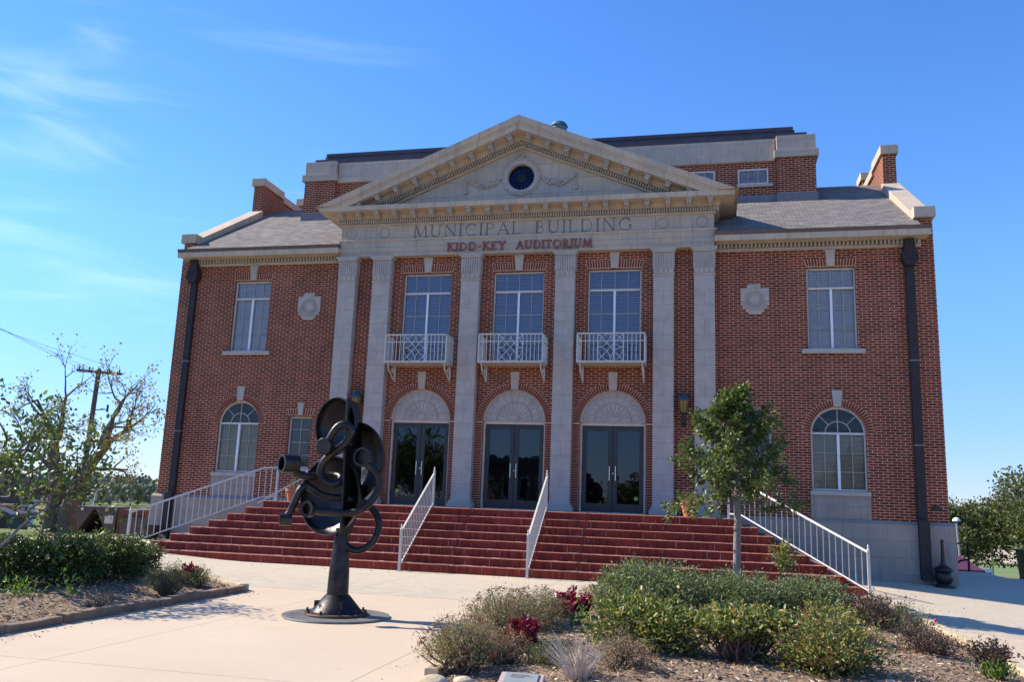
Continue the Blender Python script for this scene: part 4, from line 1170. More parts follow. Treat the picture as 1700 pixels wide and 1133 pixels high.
def shrub(name, label, cat, c, rad, n, size, mat, seed, twig='twig', stems=14, flat=1.0, open_=0.0, lift=0.0, clump=9, asp=.42, group=None, jit=.7, lump=.22, nst=None, part='foliage'):
    """mounded shrub: shoots spread through an uneven ellipsoid shell, leaves along each shoot."""
    rs = np.random.RandomState(seed)
    x, y = c; z = gz(x, y)+.02 if len(c) == 2 else c[2]
    t = thing(name, label, cat, (x, y, z), group=group)
    rx, ry, h = rad; nc = max(6, n//clump)
    u = rs.uniform(0, 2*PI, nc); w = rs.uniform(-.25+.2*open_, 1.0, nc)
    w = np.sign(w)*np.abs(w)**.9
    q = np.sqrt(np.maximum(0, 1-w*w))
    dirs = np.stack([q*np.cos(u), q*np.sin(u), w], 1)
    k1, k2, k3 = rs.uniform(2, 4, 3); p1, p2, p3 = rs.uniform(0, 6, 3)
    lp = 1+lump*(np.sin(k1*u+p1)*q+np.sin(k2*2*w*2+p2+u)*.7+np.sin(5.3*u+p3+3*w)*.45)+rs.normal(0, .05, nc)
    dep = 1-rs.uniform(0, 1, nc)**1.6*(.5)
    zz = dirs[:, 2].copy(); zz[zz > 0] = zz[zz > 0]**flat
    hz = h*(.45-.0)+lift
    C = np.stack([dirs[:, 0]*rx*lp*dep, dirs[:, 1]*ry*lp*dep, hz+zz*(h-hz)*lp*dep], 1)
    C[:, 2] = np.maximum(C[:, 2], .03+lift*.5)
    out = dirs+np.array([0, 0, .55]); out /= np.linalg.norm(out, axis=1)[:, None]
    idx = np.repeat(np.arange(nc), clump); k = len(idx)
    sp = rs.uniform(-1.3, 1.0, k)[:, None]*size*2.2
    P = C[idx]+out[idx]*sp+rs.normal(0, size*.55, (k, 3))
    leaves(part, P, out[idx]*.8, size, mat, t, seed=seed, asp=asp, jit=jit)
    if stems:
        m_ = M(); sel = rs.choice(nc, min(nc, stems), replace=False)
        for i in sel:
            e = Vector(C[i]); b = Vector((rs.normal(0, rx*.12), rs.normal(0, ry*.12), 0))
            mid = b.lerp(e, .5)+Vector((rs.normal(0, .05), rs.normal(0, .05), -.02))
            m_.tube([b, mid, e], [.010*(1+h), .007*(1+h), .003], 4, cap=False)
        m_.build('stems', twig, t, fix=False)
    return t

p1 = pot(-6.35, -1.0, 'terracotta flower pot with a dry plant left of the doors, behind the bronze sculpture', 0)
rs = np.random.RandomState(3)
P = rs.normal(0, .09, (260, 3))*[1, 1, 1.1]+[0, 0, .50]
leaves('dry_plant', P, rs.normal(0, 1, (260, 3))+[0, 0, .6], .05, L_SAGE, p1, seed=1, asp=.25)
p2 = pot(5.05, -2.1, 'terracotta flower pot on the top step partly hidden behind the young tree', 0, r=.25, h=.40)
P = rs.normal(0, .10, (260, 3))*[1, 1, 1.0]+[0, 0, .48]
leaves('dry_plant', P, rs.normal(0, 1, (260, 3))+[0, 0, .6], .05, L_AUT, p2, seed=2, asp=.25)
u = thing('iron_urn', 'black cast-iron urn with a tall tapering stem standing against the plinth at the right corner', 'ash urn', (11.22, -.42, gz(11.22, -.42)))
M().lathe([(0, 0), (.26, 0), (.26, .03), (.18, .04), (.15, .08), (.205, .16), (.215, .26), (.19, .34), (.17, .36)], n=24).build('bowl', 'black_iron', u, smooth=True)
M().lathe([(.17, .36), (.235, .40), (.235, .425), (.15, .48), (.08, .53), (.065, .60)], n=24).build('lid', 'black_iron', u, smooth=True)
M().lathe([(.065, .56), (.055, .62), (.03, 1.08), (.042, 1.10), (.042, 1.14), (0, 1.16)], n=10).build('stem', 'black_iron', u, smooth=True)
u = thing('black_planter', 'round black planter with a rim beside the left corner of the plinth', 'planter', (-11.05, -.75, gz(-11, -.7)))
M().lathe([(0, 0), (.20, 0), (.27, .34), (.33, .36), (.33, .42), (.28, .42), (.25, .34), (0, .34)], n=24).build('bowl', 'black_iron', u, smooth=True)
M().lathe([(0, .345), (.25, .345)], n=20).build('soil', 'mulch', u, fix=False)

# ================================================================== SCULPTURE
S = thing('bronze_sculpture', 'dark bronze abstract sculpture of half bowls and looping pipes on a tapered post', 'sculpture', (0.45, -12.8, G))
M().lathe([(0, .0), (.73, .0), (.74, .012), (.735, .028), (0, .03)], n=64).build('ground_plate', simple('worn_steel_plate', (.23, .22, .20), .5, .5, vary=.3, scale=5), S, smooth=True)
k = M().lathe([(0, .03), (.44, .03), (.445, .05), (.44, .06), (.40, .065), (0, .065)], n=48)
k.build('flange', simple('rusty_flange', (.12, .075, .05), .6, .5, vary=.4, scale=8), S, smooth=True)
k = M()
for i in range(10):
    a = 2*PI*i/10+.2; k.lathe([(0, .05), (.016, .05), (.018, 0)], (.405*math.cos(a), .405*math.sin(a), .062), 6)
k.build('bolts', 'bronze', S)
M().lathe([(.345, .065), (.35, .075), (.335, .10), (.165, .295), (.15, .30)], n=40).build('cone_base', 'bronze', S, smooth=True)
k = M()
for a in (-.95, -2.6): k.obox((.27*math.cos(a), .27*math.sin(a), .17), Vector((math.cos(a), math.sin(a), 0)), Vector((-math.sin(a), math.cos(a), 0)), Vector((0, 0, 1)), .04, .012, .05)
k.build('lug', 'bronze', S)
M().lathe([(.15, .29), (.147, .42), (.14, .62), (.115, .90), (.09, 1.13), (.088, 1.2), (0, 1.2)], n=24).build('post', 'bronze', S, smooth=True)
def bowl(c, R, axis, depth, name, a0=0.0, a1=2*PI, ref=None, th_=.018):
    """spherical-cap dish, open towards axis"""
    az = Vector(axis).normalized()
    k = M(); n = 12
    prof = []
    for i in range(n+1):
        t = PI/2*i/n; prof.append((R*math.sin(t), -depth*math.cos(t)))
    inner = [(max(0, r-th_), z+th_*(.9 if r < R*.9 else .1)) for r, z in reversed(prof)]
    pr = prof+inner
    ax = (Vector((0, 0, 1))-az*az.z).normalized(); ay = az.cross(ax)
    full = abs(a1-a0-2*PI) < 1e-6; m_ = 44; cnt = m_ if full else m_+1
    cc = Vector(c); vs = []
    for (r, z) in pr:
        for j in range(cnt):
            a = a0+(a1-a0)*j/m_; vs.append(cc+(ax*math.cos(a)+ay*math.sin(a))*r+az*z)
    fs = []
    for i in range(len(pr)-1):
        for j in range(m_):
            j2 = (j+1) % m_ if full else j+1
            fs.append((i*cnt+j, i*cnt+j2, (i+1)*cnt+j2, (i+1)*cnt+j))
    k.add(vs, fs)
    o = k.build(name, 'bronze', S, smooth=True)
    rim = [cc+(ax*math.cos(a)+ay*math.sin(a))*(R-.006) for a in [a0+(a1-a0)*j/m_ for j in range(m_+1)]]
    M().tube(rim, .014, 6).build('rim', 'bronze', o, smooth=True)
    return o
bowl((-.20, -.06, 2.63), .42, (-.415, -.91, -.02), .24, 'half_bowl')
bowl((-.215, -.04, 1.645), .555, (-.317, -.948, .04), .28, 'half_bowl')
# right hand shell: only the half beyond the vertical blade
bowl((.11, .10, 2.14), .555, (-.49, -.87, 0), .24, 'half_bowl', PI-.8, 2*PI+.8)
k = M(); pl_ = [(-.30, 1.13), (.02, 1.12), (.20, 1.35), (.28, 1.75), (.30, 2.15), (.24, 2.50), (.20, 2.75), (.08, 2.98), (-.30, 3.0)]
n = len(pl_); bx_ = lambda z: .070+(3.0-z)*.0215
k.v = [(bx_(z)-.014, y, z) for y, z in pl_]+[(bx_(z)+.014, y, z) for y, z in pl_]
k.f = [tuple(range(n)), tuple(n+q for q in reversed(range(n)))]+[(q, (q+1) % n, n+(q+1) % n, n+q) for q in range(n)]
k.build('blade', 'bronze', S)
M().tube([(.070, -.30, 3.0), (.110, -.30, 1.13)], .019, 8).build('blade_edge', 'bronze', S)
def catmull(pts, sub=5):
    P = [Vector(p) for p in pts]; P = [P[0]*2-P[1]]+P+[P[-1]*2-P[-2]]; out = []
    for i in range(1, len(P)-2):
        a, b, c, d = P[i-1:i+3]
        for q in range(sub):
            t = q/sub; out.append(.5*((2*b)+(c-a)*t+(2*a-5*b+4*c-d)*t*t+(3*b-a-3*c+d)*t**3))
    out.append(P[-2]); return out
def pipe(pts, r, name='pipe'):
    return M().tube(catmull(pts), r, 14).build(name, 'bronze', S, smooth=True)
pipe([(-.127, -.42, 2.36), (-.056, -.42, 2.509), (.006, -.40, 2.60), (.083, -.38, 2.635), (.156, -.36, 2.60), (.182, -.34, 2.52), (.146, -.34, 2.423), (.05, -.34, 2.325), (-.07, -.34, 2.234), (-.175, -.34, 2.143), (-.23, -.34, 2.039), (-.235, -.34, 1.936), (-.166, -.34, 1.842), (-.072, -.33, 1.809), (.009, -.30, 1.825), (.035, -.24, 1.87), (-.01, -.18, 1.915), (-.108, -.14, 1.93), (-.237, -.16, 1.925), (-.342, -.25, 1.905), (-.432, -.33, 1.898), (-.523, -.38, 1.918), (-.595, -.44, 1.973), (-.624, -.47, 2.01)], .053)
pipe([(.447, -.36, 2.10), (.547, -.31, 2.003), (.602, -.28, 1.889), (.61, -.28, 1.774), (.578, -.30, 1.66), (.512, -.33, 1.56), (.414, -.37, 1.475), (.281, -.40, 1.425), (.11, -.42, 1.419), (-.066, -.43, 1.422), (-.235, -.44, 1.43)], .052)
pipe([(-.610, -.50, 1.34), (-.572, -.48, 1.42), (-.525, -.46, 1.56), (-.478, -.44, 1.70), (-.43, -.38, 1.765), (-.36, -.32, 1.73), (-.275, -.27, 1.67), (-.139, -.22, 1.630), (-.005, -.16, 1.617), (.156, -.05, 1.605), (.24, .05, 1.58), (.34, .10, 1.52), (.43, .11, 1.43), (.495, .09, 1.33), (.511, .08, 1.23), (.49, .06, 1.12), (.435, .05, 1.01), (.344, .03, .94), (.232, .02, .905), (.14, .01, .925), (.06, .0, .98)], .052)
def collar(c, axis, r, L, inner, name):
    az = Vector(axis).normalized()
    if inner: pr = [(r, -L/2), (r, L/2), (inner, L/2), (inner, -L/2+.02), (0, -L/2+.02), (0, -L/2)]
    else: pr = [(0, L/2), (r-.008, L/2), (r, L/2-.008), (r, -L/2), (0, -L/2)]
    k = M().lathe(pr, c, 28, axis=az)
    return k.build(name, 'bronze', S, smooth=True)
collar((-.141, -.45, 2.311), (-.12, -1, 0), .118, .13, 0, 'pipe_cap')
collar((-.640, -.50, 2.06), (-.62, -.78, 0), .135, .23, .098, 'pipe_collar')
collar((.397, -.38, 2.184), (-.1, -1, 0), .133, .09, .100, 'pipe_collar')
collar((-.315, -.46, 1.455), (-.30, -1, 0), .113, .09, .072, 'pipe_collar')
collar((-.62, -.51, 1.30), (-.85, -.5, 0), .085, .16, .055, 'pipe_collar')

# ================================================================== TREES
def branch_tree(rs, root, mat, levels, tips, k, start, d, L, r, lvl, wob=.25, up_=.08, nsub=(3, 5), shrink=.62, spread=.9):
    pts = [Vector(start)]; rr = [r]; n = max(3, int(5-lvl)); dd = Vector(d).normalized()
    for i in range(n):
        dd = (dd+Vector(rs.normal(0, wob, 3))*.5+Vector((0, 0, up_))).normalized()
        pts.append(pts[-1]+dd*L/n); rr.append(r*(1-.62*(i+1)/n))
    k.tube(pts, rr, 7 if lvl == 0 else (5 if r > .02 else 4), cap=False)
    if lvl >= levels:
        tips.append((pts[-1], dd)); tips.append((pts[len(pts)//2], dd)); return
    m_ = rs.randint(nsub[0], nsub[1]+1)
    for i in range(m_):
        t = rs.uniform(.35, 1.0) if i else 1.0
        q = min(n-1, int(t*n)); p = pts[q].lerp(pts[q+1], t*n-q) if t < 1 else pts[-1]
        nd = (dd+Vector(rs.normal(0, spread, 3))*.6).normalized()
        branch_tree(rs, root, mat, levels, tips, k, p, nd, L*shrink*rs.uniform(.75, 1.2), rr[q]*.68, lvl+1, wob, up_, nsub, shrink, spread)

# --- young broad-leaved tree in front of the right of the steps
rs = np.random.RandomState(11)
T = thing('young_tree', 'young evergreen tree with a slim pale trunk in the right-hand bed before the steps', 'tree', (5.97, -8.29, G))
k = M(); k.tube([(0, 0, -.05), (0, 0, .5), (.01, .01, 1.1), (.03, 0, 1.7), (.01, .02, 2.3), (.0, .0, 2.9), (-.03, 0, 3.3), (-.05, 0, 3.78)], [.078, .068, .064, .058, .045, .034, .02, .008], 14)
k.build('trunk', 'bark_grey', T, smooth=True)
k = M(); tipP = []; tipD = []
def prof_l(h): # branch reach by height above ground
    return float(np.interp(h, [1.3, 1.7, 2.1, 2.5, 3.0, 3.4, 3.8], [.80, 1.22, 1.27, 1.12, .76, .42, .14]))
for i in range(58):
    h = 1.78+1.98*(i/57)**1.0+rs.uniform(-.05, .05); a = i*2.39996+rs.uniform(-.3, .3)
    reach = prof_l(h)*rs.uniform(.6, 1.18)
    base = Vector((.01, 0, h-.1)); upv = .12+.45*(h-1.4)/2.6
    d = Vector((math.cos(a), math.sin(a), upv*.9)); p = base.copy(); pts = [p.copy()]
    for q in range(6):
        d = (d+Vector(rs.normal(0, .16, 3))).normalized(); p = p+d*reach/6; pts.append(p.copy())
    k.tube(pts, [.016, .014, .012, .009, .007, .005, .003], 5, cap=False)
    for q in range(2, 7):
        for w in range(3):
            dd = (d+Vector(rs.normal(0, .8, 3))).normalized(); e = pts[q]+dd*rs.uniform(.08, .24)
            k.tube([pts[q], e], [.005, .002], 4, cap=False)
            tipP.append(e); tipD.append(dd); tipP.append(pts[q].lerp(e, .5)); tipD.append(dd)
k.build('branches', 'bark_grey', T, fix=False)
tipP = np.array([tuple(p) for p in tipP]); tipD = np.array([tuple(p) for p in tipD])
idx = np.repeat(np.arange(len(tipP)), 8)
leaves('crown', tipP[idx]+rs.normal(0, .030, (len(idx), 3)), tipD[idx], .088, L_YOUNG, T, seed=12, asp=.46, jit=.75)

# --- small glossy tree at the far left edge of the left bed
rs = np.random.RandomState(21)
T = thing('glossy_leaf_tree', 'small glossy-leaved tree leaning over the hedge at the left edge', 'tree', (-5.35, -13.2, G))
k = M(); tips = []
k.tube([(-.12, 0, -.05), (-.08, 0, .5), (0, .02, 1.0), (.12, 0, 1.5)], [.10, .085, .07, .055], 10, cap=False)
for (d, L, r) in (((.25, .2, 1), 1.1, .05), ((.9, .1, .5), 1.25, .045), ((-.5, .4, .8), 1.1, .045), ((.35, -.6, .7), 1.0, .04), ((.2, .8, .6), 1.1, .04), ((.95, .35, .9), 1.1, .04), ((.8, -.3, .12), 1.15, .035)):
    branch_tree(rs, T, None, 2, tips, k, (.06, 0, 1.25), d, L, r, 0, wob=.22, up_=.02, nsub=(3, 4), shrink=.62, spread=.8)
k.build('trunk', 'bark_dark', T, fix=False)
M().tube(catmull([(.55, -.75, .30), (.75, -.62, .55), (1.0, -.45, .80), (1.12, -.30, 1.05), (1.45, -.2, 1.35)], 4), [.035-.0014*i for i in range(17)], 7).build('bare_branch', 'bark_grey', T, smooth=True)
tp = np.array([tuple(p) for p, d in tips]); td = np.array([tuple(d) for p, d in tips])
idx = np.repeat(np.arange(len(tp)), 12)
leaves('crown', tp[idx]+rs.normal(0, .10, (len(idx), 3)), td[idx]*.6, .090, L_HOLLY, T, seed=22, asp=.55, jit=.9)

# --- big half-bare tree on the lawn behind the left bed
rs = np.random.RandomState(35)
T = thing('old_forked_tree', 'big old forked tree with nearly bare branches on the lawn left of the building', 'tree', (-15.4, .6, gz(-15.4, .6)))
k = M(); tips = []
k.tube(catmull([(-.36, 0, -.2), (-.34, 0, .8), (-.50, .1, 1.7), (-.75, .1, 2.6), (-.9, .2, 3.3)], 3), [.38, .33, .30, .28, .26, .25, .25, .23, .21, .19, .17, .15, .13], 12, cap=False)
k.tube(catmull([(.34, 0, -.2), (.20, 0, .5), (.38, 0, 1.4), (.75, .1, 2.2), (1.3, .1, 2.9)], 3), [.36, .33, .31, .29, .27, .25, .23, .21, .20, .18, .17, .15, .14], 12, cap=False)
limbs = [((-.85, .2, 3.2), (-.5, .1, 1), 1.8, .10), ((-.8, .2, 3.0), (-.1, .3, 1), 1.9, .11), ((-.5, .1, 1.9), (-1.0, -.2, .55), 2.0, .09), ((-.7, .1, 2.6), (.35, -.3, 1), 1.8, .08),
         ((1.25, .1, 2.85), (.5, .1, 1.05), 2.0, .11), ((1.28, .1, 2.9), (1.2, -.1, .7), 1.75, .10), ((1.0, .1, 2.5), (.05, .3, 1.1), 2.1, .10), ((.7, .1, 2.1), (1.2, .4, .25), 1.5, .08), ((1.2, 0, 2.8), (1.0, -.6, .45), 1.5, .07)]
for (st, d, L, r) in limbs:
    branch_tree(rs, T, None, 3, tips, k, st, d, L*.84, r, 0, wob=.30, up_=.05, nsub=(3, 4), shrink=.60, spread=.95)
k.build('trunk', 'bark_dark', T, fix=False)
tp = np.array([tuple(p) for p, d in tips]); td = np.array([tuple(d) for p, d in tips])
idx = np.repeat(np.arange(len(tp)), 4); idx = np.repeat(idx, 2); idx = idx[rs.uniform(0, 1, len(idx)) < .34]
leaves('crown', tp[idx]+rs.normal(0, .09, (len(idx), 3)), td[idx]*.5, .105, L_AUT, T, seed=36, asp=.6, jit=1.0)

# --- trees beyond the right corner and others far off
def bg_tree(loc, h, r, n, size, mat, seed, label, name='broadleaf_tree', group=None, trunk=.25):
    rs = np.random.RandomState(seed); z = gz(loc[0], loc[1]) if len(loc) == 2 else loc[2]
    t = thing(name, label, 'tree', (loc[0], loc[1], z), group=group)
    k = M(); k.tube([(0, 0, -.2), (0, 0, h*.25), (.1, 0, h*.6)], [trunk, trunk*.8, trunk*.3], 8)
    C = []
    for i in range(26):
        a = rs.uniform(0, 2*PI); w = rs.uniform(-.6, 1); q = math.sqrt(max(0, 1-w*w)); rr = rs.uniform(.35, .85)
        c = np.array([q*math.cos(a)*r*rr, q*math.sin(a)*r*rr, h*.54+w*h*.44*rr]); C.append(c)
        k.tube([(0, 0, h*.3), tuple(c*.6+np.array([0, 0, h*.12])), tuple(c)], [trunk*.35, trunk*.2, trunk*.07], 5, cap=False)
    k.build('trunk', 'bark_dark', t, fix=False)
    C = np.array(C); cr = rs.uniform(.22, .42, len(C))*r
    i = rs.randint(0, len(C), n); d = rs.normal(0, 1, (n, 3)); d /= np.linalg.norm(d, axis=1)[:, None]
    P = C[i]+d*(cr[i]*rs.uniform(.55, 1.08, n))[:, None]*[1, 1, .8]
    leaves('crown', P, d+[0, 0, .3], size, mat, t, seed=seed+1, asp=.7, jit=.8)
    return t
bg_tree((26.0, 58), 7.0, 5.4, 15000, .24, L_OAK, 41, 'broad olive-green tree beyond the maroon roof, left of the taller one')
bg_tree((31.8, 57), 9.3, 6.2, 17000, .25, L_OAK, 43, 'tallest dark tree at the right edge beyond the maroon roof')
bg_tree((27.5, 70), 8.5, 5.0, 9000, .28, L_OAK, 45, 'tree standing behind and between the two large trees on the right')
bg_tree((23.6, 84), 7.6, 4.2, 7000, .30, L_FAR, 47, 'pale green tree behind the street lamp beyond the right corner')
bg_tree((-25.6, 20), 2.5, 1.3, 1500, .13, L_AUT, 51, 'small yellowish tree between the forked tree and the wooden pole', name='small_tree', trunk=.05)
bg_tree((-24.5, 12.5), 2.1, 1.2, 1600, .13, L_OAK, 53, 'dark bushy tree left of the forked trunk, down the slope', name='small_tree', trunk=.06)
# distant wooded hills
rs = np.random.RandomState(60); Pw = []; Dw = []
for i in range(620):
    az = rs.uniform(-1.35, 1.1); R = rs.uniform(330, 620)
    x, y = 5+R*math.sin(az), R*math.cos(az)-24; base = -6.5+max(0, R-400)*.028; r = rs.uniform(6, 12); hh = rs.uniform(6, 10)
    n = 150; d = rs.normal(0, 1, (n, 3)); d /= np.linalg.norm(d, axis=1)[:, None]
    Pw.append(np.stack([x+d[:, 0]*r, y+d[:, 1]*r, base+2+np.abs(d[:, 2])*hh*(.6+.4*rs.uniform(0, 1, n))], 1)); Dw.append(d)
tag(leaves('distant_woods', np.concatenate(Pw), np.concatenate(Dw), 2.0, L_FAR, None, seed=61, asp=.8, jit=.6), 'band of hazy green woods along the horizon on both sides of the building', 'woods', kind='stuff')
k = M(); xs = seq(-900, 900, 50)
hv = []
for j, (yy, zz) in enumerate(((320, -6.6), (420, -5.0), (620, .5), (900, 1.0))):
    for x in xs: hv.append((x, yy+20*math.sin(x*.01), zz+1.2*math.sin(x*.013+j)))
n = len(xs)
k.v = hv; k.f = [(j*n+i, j*n+i+1, (j+1)*n+i+1, (j+1)*n+i) for j in range(3) for i in range(n-1)]
tag(k.build('hills', simple('wooded_hill_ground', (.07, .09, .05), .95, vary=.3, scale=.02), smooth=True, fix=False), kind='structure')

# ================================================================== BACKGROUND THINGS, LEFT
t = thing('utility_pole', 'tall weathered wooden utility pole with one crossarm, behind the forked tree', 'utility pole', (-27.2, 16.0, -5.0))
M().tube([(-.25, 0, 0), (.42, -.5, 11.55)], [.17, .12], 10).build('pole', 'pole_wood', t, smooth=True)
M().obox((.50, -.55, 11.35), Vector((.97, .22, -.055)).normalized(), Vector((-.22, .97, 0)).normalized(), Vector((.055, 0, 1)).normalized(), 1.22, .07, .065).build('crossarm', 'pole_wood', t)
k = M()
for q in (-1.1, -.55, .55, 1.1): k.lathe([(0, .2), (.03, .19), (.05, .12), (.035, .1), (.05, .06), (.02, 0)], (.50+q*.97, -.55+q*.22, 11.41-q*.055), 8)
k.bar((.42, -.5, 10.9), (.95, -.45, 11.3), .03); k.bar((.42, -.5, 10.9), (0, -.6, 11.32), .03)
k.bar((.36, -.45, 9.3), (1.1, -.3, 9.35), .05); k.bar((1.1, -.3, 9.2), (1.1, -.3, 9.6), .08)
k.build('insulator', 'wire', t, smooth=True)
pt = Vector((-27.2+.5, 16-.55, 6.55))
for i, (q, e) in enumerate(((-1.1, (-23.6, -7.6, 9.6)), (-.55, (-23.2, -7.4, 9.0)), (1.1, (-22.6, -7.0, 7.6)))):
    a = pt+Vector((q*.97, q*.22, 0)); b = Vector(e)
    pts = [a.lerp(b, s/14)+Vector((0, 0, -.25*4*(s/14)*(1-s/14))) for s in range(15)]
    tag(M().tube(pts, .008, 5).build('power_line', 'wire'), ['highest power line sagging from the pole crossarm to the upper left', 'middle power line sagging from the pole crossarm to the left', 'lowest power line sagging from the right end of the crossarm to the left'][i], 'cable', 'power lines from the utility pole')
t = thing('service_pole', 'thin pale grey metal pole between the utility pole and the brown enclosure', 'pole', (-26.0, 15.4, -4.0))
M().tube([(0, 0, 0), (.1, 0, 4.1)], .07, 8).build('post', simple('galvanised_pole', (.42, .43, .45), .5, .3), t)
brown = simple('brown_enclosure_metal', (.065, .052, .048), .55, vary=.15)
wood = simple('brown_board_wall', (.13, .055, .035), .8, vary=.2)
t = thing('metal_enclosure', 'brown metal equipment enclosure with a dark triangular opening left of the building', 'enclosure', (-17.35, 5.0, gz(-17.35, 5.0)+.05), rz=.25)
ex = lambda q: q
k = M()
k.prism([(-.95, .16), (-1.18, 1.02), (-.90, 1.26), (-.02, 1.28), (-.72, .16)], 'y', -.6, .6)
k.prism([(-.02, 1.28), (.86, 1.27), (.80, .12), (.66, .12), (.10, 1.15)], 'y', -.6, .6)
k.prism([(-.90, 1.262), (-.02, 1.282), (.86, 1.272), (.86, 1.33), (-.90, 1.33)], 'y', -.62, .62)
k.build('hood', brown, t)
M().box(-.98, .86, .50, .60, .12, 1.26).build('dark_opening', 'dark_room', t)
M().box(-1.0, .9, -.65, .6, 0, .14).build('base_rail', simple('pale_base_rail', (.35, .34, .33), .6), t)
M().box(.86, 1.9, -.55, .6, 0, 1.26).build('side_box', wood, t)
M().prism([(1.1, .1), (1.05, .95), (2.2, 1.0), (2.2, .1)], 'y', -.75, -.56).build('grille', brown, t)
M().box(.42, .74, -.615, -.60, .72, 1.02).build('notice', simple('pale_notice', (.5, .5, .47), .7), t)
k = M().box(-.5, -.4, -.64, -.62, 1.18, 1.28).box(.42, .52, -.64, -.62, 1.18, 1.28); k.build('label_plate', 'frame', t)
# dark low building + parked vehicles down the slope at the left
def lowb(name, label, x, y, w, d, h, rz, wallm, roofm, cat='building', wins=4):
    t = thing(name, label, cat, (x, y, gz(x, y)-.3), rz=rz)
    M().box(-w/2, w/2, -d/2, d/2, 0, h).build('wall', wallm, t)
    M().prism([(-w/2-.5, h), (-w/2-.5, h+.25), (-w/2+1.0, h+.9), (w/2-1.0, h+.9), (w/2+.5, h+.25), (w/2+.5, h)], 'y', -d/2-.6, d/2+.6).build('roof', roofm, t)
    for i in range(wins):
        xx = -w/2+w*(i+.5)/wins
        f = M().box(xx-w*.06, xx+w*.06, -d/2-.03, -d/2+.03, h*.35, h*.78).build('window', 'mullion', t)
        M().box(xx-w*.05, xx+w*.05, -d/2-.04, -d/2-.031, h*.38, h*.75).build('pane', 'dark_room', f)
    return t
drk = simple('dark_painted_wall', (.05, .04, .04), .8); rf = simple('dark_low_roof', (.05, .05, .055), .7)
lowb('low_shop', 'low dark building with a flat roof down the slope at the left edge', -55, 33, 13, 7, 2.3, .5, drk, rf, wins=5)
lowb('pale_warehouse', 'long pale warehouse seen far off between the trunks at the left', -104, 84, 20, 9, 3.6, .6, simple('pale_metal_wall', (.5, .52, .54), .6), rf, wins=6)
def car(x, y, rz, colr, label):
    t = thing('parked_car', label, 'car', (x, y, gz(x, y)), rz=rz, group='cars parked down the slope')
    pm = simple('car_paint', colr, .3, vary=.03)
    M().prism([(-2.1, .35), (-2.15, .75), (-1.5, .9), (-.9, 1.38), (.7, 1.40), (1.35, .95), (2.1, .8), (2.15, .35)], 'y', -.85, .85).build('body', pm, t, bevel=.05)
    M().prism([(-1.35, .92), (-.82, 1.32), (.62, 1.33), (1.18, .94)], 'y', -.865, .865).build('window', 'dark_room', t)
    for sx in (-1.3, 1.35):
        for sy in (-.8, .8):
            w = M().lathe([(0, -.1), (.32, -.1), (.34, 0), (.32, .1), (0, .1)], (sx, sy, .33), 16, axis=(0, 1, 0)).build('wheel', 'black_iron', t)
            M().lathe([(0, .11), (.18, .105)], (sx, sy*1.02, .33), 12, axis=(0, 1 if sy > 0 else -1, 0)).build('rim', 'steel', w, fix=False)
car(-36.5, 24.5, .4, (.03, .035, .04), 'dark car parked beyond the lawn left of the forked tree')
car(-31.0, 24.0, 1.2, (.6, .62, .62), 'white car parked behind the brown enclosure, beyond the pale pole')
# road in front of those
k = M()
for i in range(20):
    x = -75+i*4; k.add([(x, 22, gz(x, 22)+.05), (x+4, 22, gz(x+4, 22)+.05), (x+4, 31, gz(x+4, 31)+.05), (x, 31, gz(x, 31)+.05)], [(0, 1, 2, 3)])
tag(k.build('road', simple('pale_asphalt', (.30, .29, .28), .9), fix=False), kind='structure')

# ================================================================== BACKGROUND THINGS, RIGHT
t = thing('pavilion', 'maroon hip-roofed pavilion with a white wall below the crest at the right', 'pavilion', (21.9, 38.5, -5.2), rz=-.12)
M().box(-3.2, .2, -2, 2, 0, 2.35).build('wall', simple('white_pavilion_wall', (.6, .62, .66), .6), t)
M().add([(-4.4, -2.9, 2.3), (.7, -2.9, 2.3), (.7, 2.9, 2.3), (-4.4, 2.9, 2.3), (-3, 0, 3.55), (-1.2, 0, 3.55)], [(0, 1, 5, 4), (1, 2, 5), (2, 3, 4, 5), (3, 0, 4), (3, 2, 1, 0)]).build('roof', simple('maroon_metal_roof', (.10, .028, .05), .5, vary=.06), t)
M().box(-4.4, .72, -2.92, -2.88, 2.1, 2.3).build('fascia', simple('dark_maroon_trim', (.06, .015, .02), .6), t)
t = thing('street_lamp', 'slender street lamp with a white dome head beyond the right corner', 'street lamp', (22.9, 43, -5.2))
M().tube([(0, 0, 0), (-.2, 0, 5.3)], [.11, .08], 8).build('pole', simple('grey_lamp_pole', (.22, .21, .21), .6), t)
M().lathe([(0, .26), (.16, .22), (.25, .10), (.27, 0), (0, 0)], (-.2, 0, 5.25), 16).build('lamp_head', simple('white_lamp_dome', (.75, .75, .74), .4), t, smooth=True)
t = thing('stair_railing', 'dark metal pipe railing at the top of stairs going down past the right corner', 'railing', (14.1, 8.4, -1.75))
M().tube([(0.05, 0, 0), (0.05, 0, 1.15), (-.35, .0, 1.12), (-1.2, 0, .35)], .04, 8).build('post', 'downspout', t)
M().tube([(0.05, 0, .6), (-.2, 0, .55), (-.9, 0, 0.0)], .035, 8).build('lower_rail', 'downspout', t)
t = thing('dark_bin', 'tall dark waste bin cut by the right edge of the photo', 'bin', (15.62, 6.9, gz(15.62, 6.9)+.05))
M().prism([(-.28, .0), (-.38, 1.18), (-.42, 1.24), (.42, 1.24), (.38, 1.18), (.28, 0)], 'y', -.3, .3).build('body', 'black_iron', t, bevel=.02)
M().ball((-.36, -.1, .25), .12, 10).build('wheel', 'black_iron', t)
